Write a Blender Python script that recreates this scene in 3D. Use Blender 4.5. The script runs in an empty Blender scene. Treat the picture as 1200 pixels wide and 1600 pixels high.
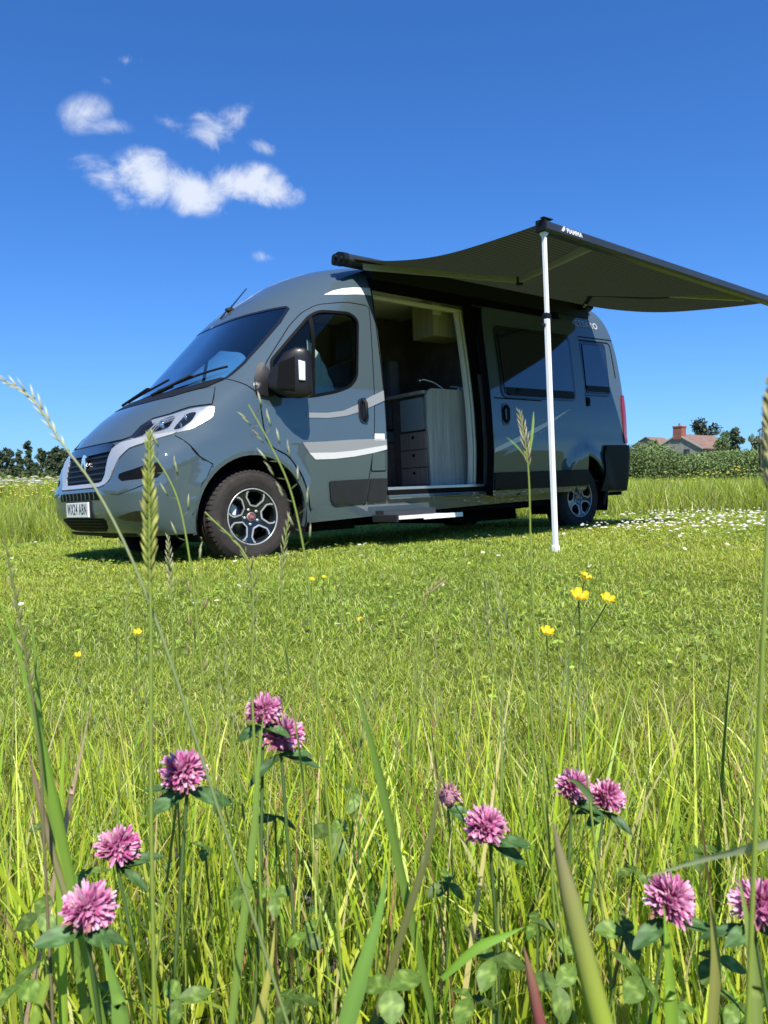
import bpy, bmesh, math, random
import numpy as np
from mathutils import Vector, Matrix
from mathutils.geometry import delaunay_2d_cdt
SC = bpy.context.scene
R = math.radians
rng = np.random.default_rng(7); random.seed(7)

# ------------------------------------------------------------------ camera, sky, sun, exposure
CAMP = np.array([-1.945, -5.064, 0.492]); FPX = 1200.0
YAW, PIT, ROL = .685, -.024, -.043
FW = np.array([math.sin(YAW)*math.cos(PIT), math.cos(YAW)*math.cos(PIT), math.sin(PIT)])
_r = np.array([math.cos(YAW), -math.sin(YAW), 0.0]); _u = np.cross(_r, FW)
RT = _r*math.cos(ROL)+_u*math.sin(ROL); UP = -_r*math.sin(ROL)+_u*math.cos(ROL)
cam = bpy.data.cameras.new('camera'); co = bpy.data.objects.new('camera', cam)
SC.collection.objects.link(co); SC.camera = co
co.matrix_world = Matrix(((RT[0], UP[0], -FW[0], CAMP[0]), (RT[1], UP[1], -FW[1], CAMP[1]), (RT[2], UP[2], -FW[2], CAMP[2]), (0, 0, 0, 1)))
cam.sensor_fit = 'VERTICAL'; cam.sensor_height = 36; cam.sensor_width = 27; cam.lens = FPX/1600*36
cam.clip_start = .02; cam.clip_end = 4000
cam.dof.use_dof = True; cam.dof.focus_distance = 1.5; cam.dof.aperture_fstop = 21

SUNV = Vector((-.36, -.77, 1.0)).normalized()                 # towards the sun
EL = math.asin(SUNV.z); AZ = math.atan2(SUNV.x, SUNV.y)
W = bpy.data.worlds.new('World'); SC.world = W; W.use_nodes = True
nt = W.node_tree; nt.nodes.clear()
def N(t, typ, **k):
    n = t.nodes.new(typ)
    for a, b in k.items(): setattr(n, a, b)
    return n
def L(t, a, b): t.links.new(a, b)
def M(t, op, a, b=None, c=None, clamp=False):
    n = t.nodes.new('ShaderNodeMath'); n.operation = op; n.use_clamp = clamp
    for i, q in enumerate((a, b, c)):
        if q is None: continue
        if isinstance(q, (int, float)): n.inputs[i].default_value = q
        else: t.links.new(q, n.inputs[i])
    return n.outputs[0]
out = N(nt, 'ShaderNodeOutputWorld'); bg = N(nt, 'ShaderNodeBackground')
sky = N(nt, 'ShaderNodeTexSky', sky_type='NISHITA', sun_disc=False)
sky.sun_elevation = EL; sky.sun_rotation = AZ; sky.air_density = 1.0; sky.dust_density = .0; sky.ozone_density = 6.0; sky.altitude = 10
hs = N(nt, 'ShaderNodeHueSaturation'); hs.inputs['Saturation'].default_value = 1.0
gm_ = N(nt, 'ShaderNodeGamma'); gm_.inputs[1].default_value = .88; L(nt, sky.outputs[0], gm_.inputs[0])
tn = N(nt, 'ShaderNodeMixRGB', blend_type='MULTIPLY'); tn.inputs[0].default_value = 1; tn.inputs[2].default_value = (.40, .86, 1.46, 1); L(nt, gm_.outputs[0], tn.inputs[1])
L(nt, tn.outputs[0], hs.inputs['Color'])
# wispy fair-weather clouds, laid out on the sky by world direction
tc = N(nt, 'ShaderNodeTexCoord')
CC = FW*1200+RT*(-320)+UP*540; CC = CC/np.linalg.norm(CC)
E1 = np.cross(CC, [0, 0, 1]); E1 /= np.linalg.norm(E1); E2 = np.cross(E1, CC)
def dot(v):
    n = N(nt, 'ShaderNodeVectorMath', operation='DOT_PRODUCT'); L(nt, tc.outputs['Generated'], n.inputs[0]); n.inputs[1].default_value = tuple(v); return n.outputs['Value']
dc = M(nt, 'MAXIMUM', dot(CC), .05)
cu = M(nt, 'DIVIDE', dot(E1), dc); cv = M(nt, 'DIVIDE', dot(E2), dc)
cmb = N(nt, 'ShaderNodeCombineXYZ'); L(nt, cu, cmb.inputs[0]); L(nt, cv, cmb.inputs[1])
def noise(t, vec, scale, detail=5, rough=.55, dist=0.0):
    n = N(t, 'ShaderNodeTexNoise'); n.inputs['Scale'].default_value = scale; n.inputs['Detail'].default_value = detail
    n.inputs['Roughness'].default_value = rough; n.inputs['Distortion'].default_value = dist
    if vec is not None: L(t, vec, n.inputs['Vector'])
    return n.outputs['Fac']
def cdir(px, py):
    d = FW*1200+RT*(px-600)+UP*(800-py); return float(d@E1/(d@CC)), float(d@E2/(d@CC))
BL = [(235, 278, 50, 40, -5, 1.0), (300, 300, 60, 34, -5, 1.0), (375, 286, 60, 30, 5, .95), (425, 296, 42, 26, -12, .9),
      (165, 280, 44, 26, -28, .75), (185, 305, 30, 22, -40, .7), (132, 178, 36, 26, 20, .55), (165, 196, 40, 13, 0, .42),
      (328, 205, 34, 30, 10, .72), (365, 180, 40, 20, 25, .62), (412, 230, 26, 12, -10, .42), (407, 401, 20, 11, 0, .40), (170, 128, 20, 9, -30, .3), (198, 95, 22, 12, 0, .28), (265, 190, 30, 14, -20, .33)]
msk = None
for (px, py, a, b, rot, amp) in BL:
    x, y = cdir(px, py); mp = N(nt, 'ShaderNodeMapping', vector_type='TEXTURE')
    mp.inputs['Location'].default_value = (x, y, 0); mp.inputs['Rotation'].default_value = (0, 0, R(rot)); mp.inputs['Scale'].default_value = (a/1000*1.10, b/1000*.98, 1)
    L(nt, cmb.outputs[0], mp.inputs['Vector'])
    ln = N(nt, 'ShaderNodeVectorMath', operation='LENGTH'); L(nt, mp.outputs[0], ln.inputs[0])
    k = M(nt, 'MULTIPLY', M(nt, 'SUBTRACT', 1.0, ln.outputs['Value'], clamp=True), amp)
    msk = k if msk is None else M(nt, 'SMOOTH_MAX', msk, k, .05)
nz = noise(nt, cmb.outputs[0], 17, 12, .64, .7); nz2 = noise(nt, cmb.outputs[0], 60, 5, .6)
den = M(nt, 'ADD', M(nt, 'MULTIPLY', msk, 1.9), M(nt, 'ADD', M(nt, 'MULTIPLY', M(nt, 'SUBTRACT', nz, .5), 3.6), M(nt, 'MULTIPLY', M(nt, 'SUBTRACT', nz2, .5), .8)))
mr = N(nt, 'ShaderNodeMapRange', interpolation_type='SMOOTHSTEP'); L(nt, den, mr.inputs[0]); mr.inputs[1].default_value = .12; mr.inputs[2].default_value = 1.75
gate = M(nt, 'MULTIPLY', mr.outputs[0], M(nt, 'MULTIPLY', M(nt, 'SUBTRACT', msk, .06), 5.0, clamp=True))
gate = M(nt, 'MULTIPLY', gate, .9)
# the paler band of air towards the true horizon
hz_ = M(nt, 'MULTIPLY', M(nt, 'POWER', 2.718, M(nt, 'MULTIPLY', M(nt, 'MAXIMUM', dot((.0182, -.0469, .9987)), 0.0), -11.0)), .62)
hm = N(nt, 'ShaderNodeMixRGB'); L(nt, hz_, hm.inputs[0]); L(nt, hs.outputs[0], hm.inputs[1]); hm.inputs[2].default_value = (3.1, 5.0, 6.9, 1)
mxc = N(nt, 'ShaderNodeMixRGB'); L(nt, gate, mxc.inputs[0]); L(nt, hm.outputs[0], mxc.inputs[1]); mxc.inputs[2].default_value = (6.0, 6.4, 7.2, 1)
L(nt, mxc.outputs[0], bg.inputs[0]); bg.inputs[1].default_value = .085; L(nt, bg.outputs[0], out.inputs[0])

sl = bpy.data.lights.new('sun', 'SUN'); sl.energy = 4.6; sl.angle = R(.5); sl.color = (1, .955, .88)
so = bpy.data.objects.new('sun', sl); SC.collection.objects.link(so); so.rotation_euler = SUNV.to_track_quat('Z', 'Y').to_euler(); so.location = (-5, -15, 20)
SC.view_settings.view_transform = 'Standard'; SC.view_settings.look = 'None'; SC.view_settings.gamma = 1; SC.view_settings.use_curve_mapping = False
SC.view_settings.exposure = .75
SC.render.engine = 'CYCLES'; SC.cycles.max_bounces = 8; SC.cycles.transparent_max_bounces = 16; SC.cycles.caustics_reflective = False; SC.cycles.caustics_refractive = False
SC.cycles.use_denoising = True

def px(u, v, D):
    """a point seen in the photograph at (u, v), D metres deep"""
    return CAMP + D*(FW + RT*(u-600)/FPX + UP*(800-v)/FPX)

# ------------------------------------------------------------------ materials
def mat(name, col, rough=.5, metal=0, coat=0, spec=.5, var=.0, vscale=8, bump=0, bscale=60, trans=0, emit=None):
    m = bpy.data.materials.new(name); m.use_nodes = True; t = m.node_tree; b = t.nodes['Principled BSDF']
    b.inputs['Base Color'].default_value = (*col, 1); b.inputs['Roughness'].default_value = rough; b.inputs['Metallic'].default_value = metal
    b.inputs['Coat Weight'].default_value = coat; b.inputs['Coat Roughness'].default_value = .04; b.inputs['Specular IOR Level'].default_value = spec
    if trans: b.inputs['Transmission Weight'].default_value = trans
    if var or bump:
        g = N(t, 'ShaderNodeNewGeometry')
    if var:
        f = noise(t, g.outputs['Position'], vscale, 6, .6)
        cr = N(t, 'ShaderNodeValToRGB'); cr.color_ramp.elements[0].position = .3; cr.color_ramp.elements[1].position = .7
        cr.color_ramp.elements[0].color = (*[c*(1-var) for c in col], 1); cr.color_ramp.elements[1].color = (*[min(1, c*(1+var)) for c in col], 1)
        L(t, f, cr.inputs[0]); L(t, cr.outputs[0], b.inputs['Base Color'])
        L(t, M(t, 'ADD', M(t, 'MULTIPLY', f, .12), rough-.06), b.inputs['Roughness'])
    if bump:
        f2 = noise(t, g.outputs['Position'], bscale, 4, .6); bp = N(t, 'ShaderNodeBump'); bp.inputs['Strength'].default_value = bump; bp.inputs['Distance'].default_value = .002
        L(t, f2, bp.inputs['Height']); L(t, bp.outputs[0], b.inputs['Normal'])
    return m
def glass(name, tint=(.75, .86, .82), refl=1.0, rough=.0):
    m = bpy.data.materials.new(name); m.use_nodes = True; t = m.node_tree; t.nodes.clear()
    o = N(t, 'ShaderNodeOutputMaterial'); mx = N(t, 'ShaderNodeMixShader'); tr = N(t, 'ShaderNodeBsdfTransparent'); gl = N(t, 'ShaderNodeBsdfGlossy')
    tr.inputs[0].default_value = (*tint, 1); gl.inputs['Roughness'].default_value = rough
    fr = N(t, 'ShaderNodeFresnel'); fr.inputs[0].default_value = 1.55
    L(t, M(t, 'MULTIPLY', fr.outputs[0], refl, clamp=True), mx.inputs[0]); L(t, tr.outputs[0], mx.inputs[1]); L(t, gl.outputs[0], mx.inputs[2]); L(t, mx.outputs[0], o.inputs[0])
    return m
def leafmat(name, attr='Col', col=None, transl=.35, gloss=.06, rough=.35):
    m = bpy.data.materials.new(name); m.use_nodes = True; t = m.node_tree; t.nodes.clear()
    o = N(t, 'ShaderNodeOutputMaterial'); df = N(t, 'ShaderNodeBsdfDiffuse'); tl = N(t, 'ShaderNodeBsdfTranslucent'); gl = N(t, 'ShaderNodeBsdfGlossy'); gl.inputs['Roughness'].default_value = rough+.12
    if col is None:
        a = N(t, 'ShaderNodeAttribute', attribute_name=attr); c = a.outputs['Color']
    else:
        rgb = N(t, 'ShaderNodeRGB'); rgb.outputs[0].default_value = (*col, 1)
        g = N(t, 'ShaderNodeNewGeometry'); f = noise(t, g.outputs['Position'], 180, 3)
        hv = N(t, 'ShaderNodeHueSaturation'); L(t, rgb.outputs[0], hv.inputs['Color']); L(t, M(t, 'ADD', M(t, 'MULTIPLY', f, .9), .55), hv.inputs['Value']); c = hv.outputs[0]
    m1 = N(t, 'ShaderNodeMixShader'); m1.inputs[0].default_value = transl; L(t, c, df.inputs[0])
    wm = N(t, 'ShaderNodeMixRGB', blend_type='MULTIPLY'); wm.inputs[0].default_value = 1; L(t, c, wm.inputs[1]); wm.inputs[2].default_value = (1.15, 1.1, .55, 1)
    L(t, wm.outputs[0], tl.inputs[0]); L(t, df.outputs[0], m1.inputs[1]); L(t, tl.outputs[0], m1.inputs[2])
    m2 = N(t, 'ShaderNodeMixShader'); m2.inputs[0].default_value = gloss; L(t, m1.outputs[0], m2.inputs[1]); L(t, gl.outputs[0], m2.inputs[2]); L(t, m2.outputs[0], o.inputs[0])
    return m
MT = dict(
 paint=mat('grey_blue_paint', (.062, .090, .106), .5, 0, 1.0, .04, var=.03, vscale=1.5),
 black=mat('black_plastic', (.010, .011, .012), .55, spec=.18, bump=.25, bscale=500, var=.12),
 gloss=mat('gloss_black', (.012, .012, .013), .12, 0, .6),
 seal=mat('rubber_seal', (.004, .004, .005), .65, spec=.10),
 mirror_black=mat('mirror_housing_plastic', (.012, .011, .011), .36, 0, .10, spec=.3, bump=.1, bscale=400),
 moulding=mat('dark_moulding', (.022, .024, .025), .6, spec=.15, bump=.3, bscale=500, var=.1),
 silver=mat('silver_trim', (.42, .43, .44), .32, .3, .4),
 decal_white=mat('white_decal', (.60, .60, .60), .4, 0, .5),
 decal_grey=mat('silver_decal', (.27, .28, .29), .45, .1, .4),
 chrome=mat('chrome', (.85, .86, .88), .08, 1),
 alu=mat('white_aluminium', (.84, .84, .84), .35, 0, var=.04),
 anth=mat('anthracite_aluminium', (.035, .042, .050), .38, .3, var=.1),
 tyre=mat('tyre_rubber', (.034, .030, .028), .8, spec=.2, bump=.6, bscale=220, var=.25, vscale=20),
 rim_black=mat('wheel_black', (.012, .015, .017), .22, .2, .8),
 slat=mat('grille_black', (.006, .006, .007), .4, spec=.2, bump=.1),
 disc=mat('brake_disc', (.25, .24, .23), .4, .9, var=.2),
 red=mat('red_badge', (.22, .03, .04), .3, 0, .8),
 lampred=mat('tail_lamp_red', (.22, .005, .006), .12, 0, 1),
 amber=mat('clear_lamp', (.75, .76, .76), .12, .2, 1),
 reflector=mat('lamp_reflector', (.30, .33, .38), .30, .2, .5),
 plate=mat('plate_white', (.80, .81, .80), .35, 0, .3),
 ink=mat('plate_ink', (.006, .006, .006), .5),
 dark=mat('underbody', (.008, .008, .009), .9, spec=.05, var=.4),
 lining=mat('cab_lining', (.16, .155, .14), .8),
 ceiling=mat('cream_ceiling', (.62, .60, .50), .7),
 darkwood=mat('dark_wood', (.12, .09, .072), .5, var=.35, vscale=5),
 fabric_seat=mat('seat_fabric', (.085, .088, .09), .9, bump=.3, bscale=900, var=.15, vscale=60),
 grey_panel=mat('grey_fridge_door', (.30, .34, .34), .4, var=.03),
 cream=mat('cream_trim', (.66, .63, .52), .5, var=.05),
 pale=mat('pale_pleated_blind', (.62, .66, .60), .7),
 blue=mat('blue_cloth', (.05, .10, .28), .8),
 steel=mat('sill_aluminium', (.66, .67, .68), .3, .85, bump=.1),
 glass=glass('cab_glass', (.72, .84, .80)), wglass=glass('windscreen_glass', (.66, .76, .80), 3.2),
 palearm=mat('grey_olive_arm', (.30, .31, .24), .45, .1),
 lens=glass('headlight_glass', (.93, .95, .97), 1.0), dglass=mat('privacy_glass', (.006, .010, .016), .04, 0, 1.0, .8),
)
MT['paint'].node_tree.nodes['Principled BSDF'].inputs['Coat IOR'].default_value = 1.85
MT['paint'].node_tree.nodes['Principled BSDF'].inputs['Coat Roughness'].default_value = .02
def wood(name, a, b):
    m = bpy.data.materials.new(name); m.use_nodes = True; t = m.node_tree; p = t.nodes['Principled BSDF']; p.inputs['Roughness'].default_value = .45
    g = N(t, 'ShaderNodeNewGeometry'); mp = N(t, 'ShaderNodeMapping'); mp.inputs['Scale'].default_value = (22, 22, .9); L(t, g.outputs['Position'], mp.inputs['Vector'])
    f = noise(t, mp.outputs[0], 1.4, 7, .65, .6); cr = N(t, 'ShaderNodeValToRGB'); cr.color_ramp.elements[0].position = .3; cr.color_ramp.elements[1].position = .72
    cr.color_ramp.elements[0].color = (*a, 1); cr.color_ramp.elements[1].color = (*b, 1); L(t, f, cr.inputs[0]); L(t, cr.outputs[0], p.inputs['Base Color']); return m
MT['greywood'] = wood('grey_wood_grain', (.27, .25, .22), (.56, .52, .46))
MT['brownwood'] = wood('brown_grey_drawers', (.23, .175, .14), (.42, .33, .27))
MT['palewood'] = wood('pale_olive_wood', (.32, .29, .19), (.48, .44, .30))
# awning cloth: fine dark stripes, a little light coming through
m = bpy.data.materials.new('awning_cloth'); m.use_nodes = True; t = m.node_tree; t.nodes.clear()
o = N(t, 'ShaderNodeOutputMaterial'); df = N(t, 'ShaderNodeBsdfDiffuse'); tl = N(t, 'ShaderNodeBsdfTranslucent'); mx = N(t, 'ShaderNodeMixShader'); mx.inputs[0].default_value = .10
g = N(t, 'ShaderNodeNewGeometry'); sp = N(t, 'ShaderNodeSeparateXYZ'); L(t, g.outputs['Position'], sp.inputs[0])
st = M(t, 'MULTIPLY', M(t, 'ADD', M(t, 'SINE', M(t, 'MULTIPLY', sp.outputs[1], 2*math.pi/.040)), .35), 6.0, clamp=True)
mc = N(t, 'ShaderNodeMixRGB'); L(t, st, mc.inputs[0]); mc.inputs[1].default_value = (.042, .046, .040, 1); mc.inputs[2].default_value = (.020, .022, .021, 1); L(t, mc.outputs[0], df.inputs[0])
m2 = N(t, 'ShaderNodeMixRGB'); L(t, st, m2.inputs[0]); m2.inputs[1].default_value = (.135, .155, .09, 1); m2.inputs[2].default_value = (.075, .09, .052, 1); L(t, m2.outputs[0], tl.inputs[0])
L(t, df.outputs[0], mx.inputs[1]); L(t, tl.outputs[0], mx.inputs[2]); L(t, mx.outputs[0], o.inputs[0]); MT['cloth'] = m
MT['blade'] = leafmat('grass_blade', transl=.38, gloss=.035); MT['leaf'] = leafmat('leaf_by_attribute', transl=.25, gloss=.03, rough=.45); MT['petal'] = leafmat('petal', transl=.3, gloss=.04, rough=.5)
MT['foliage'] = leafmat('tree_foliage', transl=.15, gloss=.03, rough=.5)

# ------------------------------------------------------------------ mesh helpers
def link(name, me, parent=None, loc=None):
    o = bpy.data.objects.new(name, me); SC.collection.objects.link(o)
    if loc is not None: o.location = loc
    if parent is not None:
        o.parent = parent; o.matrix_parent_inverse = parent_inv(parent)
    return o
def parent_inv(p):
    return Matrix.Translation(p.location).inverted() if p.parent is None else Matrix.Identity(4)
def tag(o, label=None, cat=None, group=None, kind=None):
    if label: o['label'] = label
    if cat: o['category'] = cat
    if group: o['group'] = group
    if kind: o['kind'] = kind
    return o
def thing(name, label, cat, loc, group=None):
    o = bpy.data.objects.new(name, None); SC.collection.objects.link(o); o.location = loc; o.empty_display_size = .1
    return tag(o, label, cat, group)
class MB:
    def __init__(s): s.v = []; s.f = []; s.sm = []
    def add(s, vs, fs, smooth=False):
        k = len(s.v); s.v += [tuple(map(float, q)) for q in vs]; s.f += [tuple(i+k for i in q) for q in fs]; s.sm += [smooth]*len(fs); return s
    def box(s, x0, x1, y0, y1, z0, z1, rz=0, c=None, tilt=None):
        vs = [(x, y, z) for z in (z0, z1) for y in (y0, y1) for x in (x0, x1)]
        if rz or tilt:
            c = c or ((x0+x1)/2, (y0+y1)/2, (z0+z1)/2); m = Matrix.Rotation(rz, 3, 'Z')
            if tilt: m = m @ Matrix.Rotation(tilt[1], 3, tilt[0])
            vs = [tuple(m @ (Vector(q)-Vector(c)) + Vector(c)) for q in vs]
        return s.add(vs, [(0, 2, 3, 1), (4, 5, 7, 6), (0, 1, 5, 4), (2, 6, 7, 3), (0, 4, 6, 2), (1, 3, 7, 5)])
    def tube(s, pts, r, n=8, cap=True, smooth=True):
        pts = [Vector(p) for p in pts]; rs = r if hasattr(r, '__len__') else [r]*len(pts); vs = []; fs = []
        up = Vector((0, 0, 1)); prev = None
        for i, p in enumerate(pts):
            t = (pts[min(i+1, len(pts)-1)]-pts[max(i-1, 0)]).normalized()
            a = t.cross(up if abs(t.z) < .95 else Vector((1, 0, 0))).normalized() if prev is None else (prev - t*prev.dot(t)).normalized()
            prev = a; b = t.cross(a)
            for k in range(n):
                an = 2*math.pi*k/n; vs.append(p+(a*math.cos(an)+b*math.sin(an))*rs[i])
        for i in range(len(pts)-1):
            for k in range(n): fs.append((i*n+k, i*n+(k+1) % n, (i+1)*n+(k+1) % n, (i+1)*n+k))
        s.add(vs, fs, smooth)
        if cap: s.add(vs[:n], [tuple(reversed(range(n)))]); s.add(vs[-n:], [tuple(range(n))])
        return s
    def lathe(s, prof, c, axis='Y', n=48, smooth=True):
        vs = []; fs = []; m = len(prof)
        for k in range(n):
            a = 2*math.pi*k/n
            for r, h in prof:
                if axis == 'Y': vs.append((c[0]+r*math.cos(a), c[1]+h, c[2]+r*math.sin(a)))
                else: vs.append((c[0]+r*math.cos(a), c[1]+r*math.sin(a), c[2]+h))
        for k in range(n):
            for j in range(m-1): fs.append((k*m+j, ((k+1) % n)*m+j, ((k+1) % n)*m+j+1, k*m+j+1))
        return s.add(vs, fs, smooth)
    def ball(s, c, r, n=10, m=6, sq=(1, 1, 1)):
        vs = []; fs = []
        for j in range(m+1):
            ph = math.pi*j/m
            for k in range(n):
                a = 2*math.pi*k/n; vs.append((c[0]+r*sq[0]*math.sin(ph)*math.cos(a), c[1]+r*sq[1]*math.sin(ph)*math.sin(a), c[2]+r*sq[2]*math.cos(ph)))
        for j in range(m):
            for k in range(n): fs.append((j*n+k, (j+1)*n+k, (j+1)*n+(k+1) % n, j*n+(k+1) % n))
        return s.add(vs, fs, True)
    def prism(s, poly, d0, d1, axis='Y'):
        """polygon in the plane across axis, extruded d0..d1"""
        n = len(poly)
        def P(a, b, d): return {'Y': (a, d, b), 'X': (d, a, b), 'Z': (a, b, d)}[axis]
        vs = [P(a, b, d0) for a, b in poly]+[P(a, b, d1) for a, b in poly]
        return s.add(vs, [tuple(range(n)), tuple(reversed(range(n, 2*n)))]+[(i, n+i, n+(i+1) % n, (i+1) % n) for i in range(n)])
    def build(s, name, m, parent=None, bevel=0, recalc=True):
        me = bpy.data.meshes.new(name); me.from_pydata(s.v, [], s.f); me.polygons.foreach_set('use_smooth', s.sm)
        me.materials.append(MT[m] if isinstance(m, str) else m)
        if recalc or bevel:
            b = bmesh.new(); b.from_mesh(me)
            if bevel:
                bmesh.ops.remove_doubles(b, verts=b.verts, dist=1e-5)
                bmesh.ops.recalc_face_normals(b, faces=b.faces)
                ed = [e for e in b.edges if len(e.link_faces) == 2 and e.calc_face_angle(0) > .5]
                bmesh.ops.bevel(b, geom=ed, offset=bevel, segments=2, profile=.6, affect='EDGES', clamp_overlap=True)
            else: bmesh.ops.recalc_face_normals(b, faces=b.faces)
            b.to_mesh(me); b.free()
        me.update(); return link(name, me, parent)
# ------------------------------------------------------------------ the van's outer surface, S(T, v): T runs round the plan, v up the side
def _tab(pts):
    x=np.array([p[0] for p in pts],float); y=np.array([p[1] for p in pts],float)
    h=np.diff(x); s=np.diff(y)/h; m=np.zeros(len(x))
    m[0]=s[0]; m[-1]=s[-1]
    for i in range(1,len(x)-1):
        if s[i-1]*s[i]>0:
            w1=2*h[i]+h[i-1]; w2=h[i]+2*h[i-1]; m[i]=(w1+w2)/(w1/s[i-1]+w2/s[i])
    X=np.linspace(x[0],x[-1],1600); k=np.clip(np.searchsorted(x,X)-1,0,len(h)-1)
    q=(X-x[k])/h[k]
    Y=(2*q**3-3*q**2+1)*y[k]+(q**3-2*q**2+q)*h[k]*m[k]+(-2*q**3+3*q**2)*y[k+1]+(q**3-q**2)*h[k]*m[k+1]
    return lambda v:np.interp(v,X,Y)
Zt=_tab([(.2,.2),(2.2,2.2),(2.3,2.298),(2.4,2.392),(2.5,2.475),(2.6,2.535),(2.7,2.575),(2.85,2.60),(3.0,2.608)])
Wt=_tab([(.2,.94),(.35,.97),(.6,1.005),(.9,1.024),(.98,1.025),(1.015,1.019),(1.05,1.02),(1.2,1.016),(1.6,.98),(2.0,.93),(2.2,.90),(2.3,.88),(2.4,.85),(2.5,.795),(2.6,.70),(2.7,.54),(2.85,.27),(3.0,.01)])
Ft=_tab([(.2,.20),(.26,.12),(.33,.05),(.45,0),(.6,.0),(.66,.04),(.75,.06),(.9,.095),(.97,.12),(1.03,.155),(1.1,.22),(1.2,.33),(1.3,.48),(1.42,.69),(1.6,.85),(1.85,1.07),(2.08,1.28),(2.2,1.42),(2.3,1.57),(2.4,1.71),(2.5,1.87),(2.6,2.03),(2.7,2.2),(2.85,2.5),(3.0,3.0)])
Dt=_tab([(.2,.45),(.5,.52),(.75,.60),(.9,.74),(1.0,.82),(1.2,.75),(1.42,.62),(1.7,.68),(2.07,.8),(2.3,.85),(2.5,.8),(3.0,.3)])
Nt=_tab([(.2,3.2),(.5,4.3),(.75,5.0),(.9,3.7),(1.0,2.7),(1.2,2.5),(1.42,2.8),(1.7,2.6),(2.07,2.4),(2.3,2.2),(2.5,2),(3,2)])
Rt=_tab([(.2,5.9),(.5,5.94),(.9,5.95),(1.0,5.94),(1.4,5.95),(1.9,5.93),(2.2,5.88),(2.3,5.87),(2.4,5.84),(2.5,5.80),(2.7,5.7),(3,5.5)])
D2t=_tab([(.2,.12),(2.1,.12),(2.5,.25),(3,.3)])
TX=1.5; TY=4.2
def surf0(T,v):
    T=np.asarray(T,float); v=np.asarray(v,float)
    w,f,d,n,r,d2,z=Wt(v),Ft(v),Dt(v),Nt(v),Rt(v),D2t(v),Zt(v)
    th=np.clip(T/TX,0,1)*math.pi/2
    x1=f+d*(1-np.maximum(np.cos(th),0)**(2/n)); y1=w*np.sin(th)**(2/n)
    s=np.clip((T-TX)/TY,0,1); x2=(f+d)+(r-d2-f-d)*s
    ph=np.clip((T-TX-TY)/0.9,0,1)*math.pi/2
    x3=r-d2+d2*np.sin(ph)**(2/2.5); y3=w*np.maximum(np.cos(ph),0)**(2/2.5)
    x=np.where(T<=TX,x1,np.where(T<=TX+TY,x2,x3)); y=np.where(T<=TX,y1,np.where(T<=TX+TY,w,y3))
    b=0
    for cx,cz in ((.948,.36),(4.983,.36)):
        rr=np.hypot(x-cx,z-cz); k=np.clip((.60-rr)/.11,0,1); b=b+.024*(k*k*(3-2*k))
    b=b*np.clip((y/w-.8)/.2,0,1)
    return np.stack([x,1.025-y-b,z],-1)
_vv=np.linspace(.2,3,1500); _zz=Zt(_vv)
def vz(z): return np.interp(z,_zz,_vv)
def side_tv(x,z):
    v=float(vz(z)); w,f,d,n,r,d2=[float(a(v)) for a in (Wt,Ft,Dt,Nt,Rt,D2t)]
    if x<f+d:
        q=min(max((x-f)/d,0),1); return (TX*math.acos(min(1,(1-q)**(n/2)))/(math.pi/2),v)
    if x<=r-d2: return (TX+TY*(x-f-d)/(r-d2-f-d),v)
    q=min((x-r+d2)/d2,1); return (TX+TY+.9*math.asin(q**(1.25))/(math.pi/2),v)
def front_tv(y,z):
    v=float(vz(z)); w,n=float(Wt(v)),float(Nt(v)); u=(1.025-y)/w
    s=-1 if u<0 else 1
    return (s*TX*math.asin(min(1,abs(u)**(n/2)))/(math.pi/2),v)
def surf(T, v):
    T = np.asarray(T, float); p = surf0(np.abs(T), v)
    p[..., 1] = np.where(T < 0, 2.05-p[..., 1], p[..., 1]); return p
def surfn(T, v):
    e = 4e-3
    a = surf(T+e, v)-surf(T-e, v); b = surf(T, np.minimum(v+e, 3))-surf(T, v-e)
    n = np.cross(a, b); return n/np.maximum(np.linalg.norm(n, axis=-1, keepdims=True), 1e-9)
def dens(poly, step, closed=True):
    o = []; n = len(poly)
    for i in range(n if closed else n-1):
        a = np.array(poly[i], float); b = np.array(poly[(i+1) % n], float); k = max(1, int(np.linalg.norm(b-a)/step))
        for j in range(k): o.append(tuple(a+(b-a)*j/k))
    if not closed: o.append(tuple(poly[-1]))
    return o
def rnd(poly, r, k=4):
    """round a polygon's corners"""
    o = []; n = len(poly)
    for i in range(n):
        p = np.array(poly[i], float); a = np.array(poly[i-1], float)-p; b = np.array(poly[(i+1) % n], float)-p
        la, lb = np.linalg.norm(a), np.linalg.norm(b); q = min(r, la*.45, lb*.45)
        A = p+a/la*q; B = p+b/lb*q
        for j in range(k+1): s = j/k; o.append(tuple((1-s)**2*A+2*s*(1-s)*p+s*s*B))
    return o
def inside(P, poly):
    x, y = P[:, 0], P[:, 1]; r = np.zeros(len(P), bool); n = len(poly)
    for i in range(n):
        x0, y0 = poly[i]; x1, y1 = poly[(i+1) % n]
        c = ((y0 > y) != (y1 > y)) & (x < (x1-x0)*(y-y0)/((y1-y0) if y1 != y0 else 1e-12)+x0); r ^= c
    return r
CV = {'side': side_tv, 'front': front_tv, 'tv': lambda a, b: (a, b)}
def sym(pts): return pts + [(2.05-y, z) for y, z in reversed(pts)]
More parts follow.
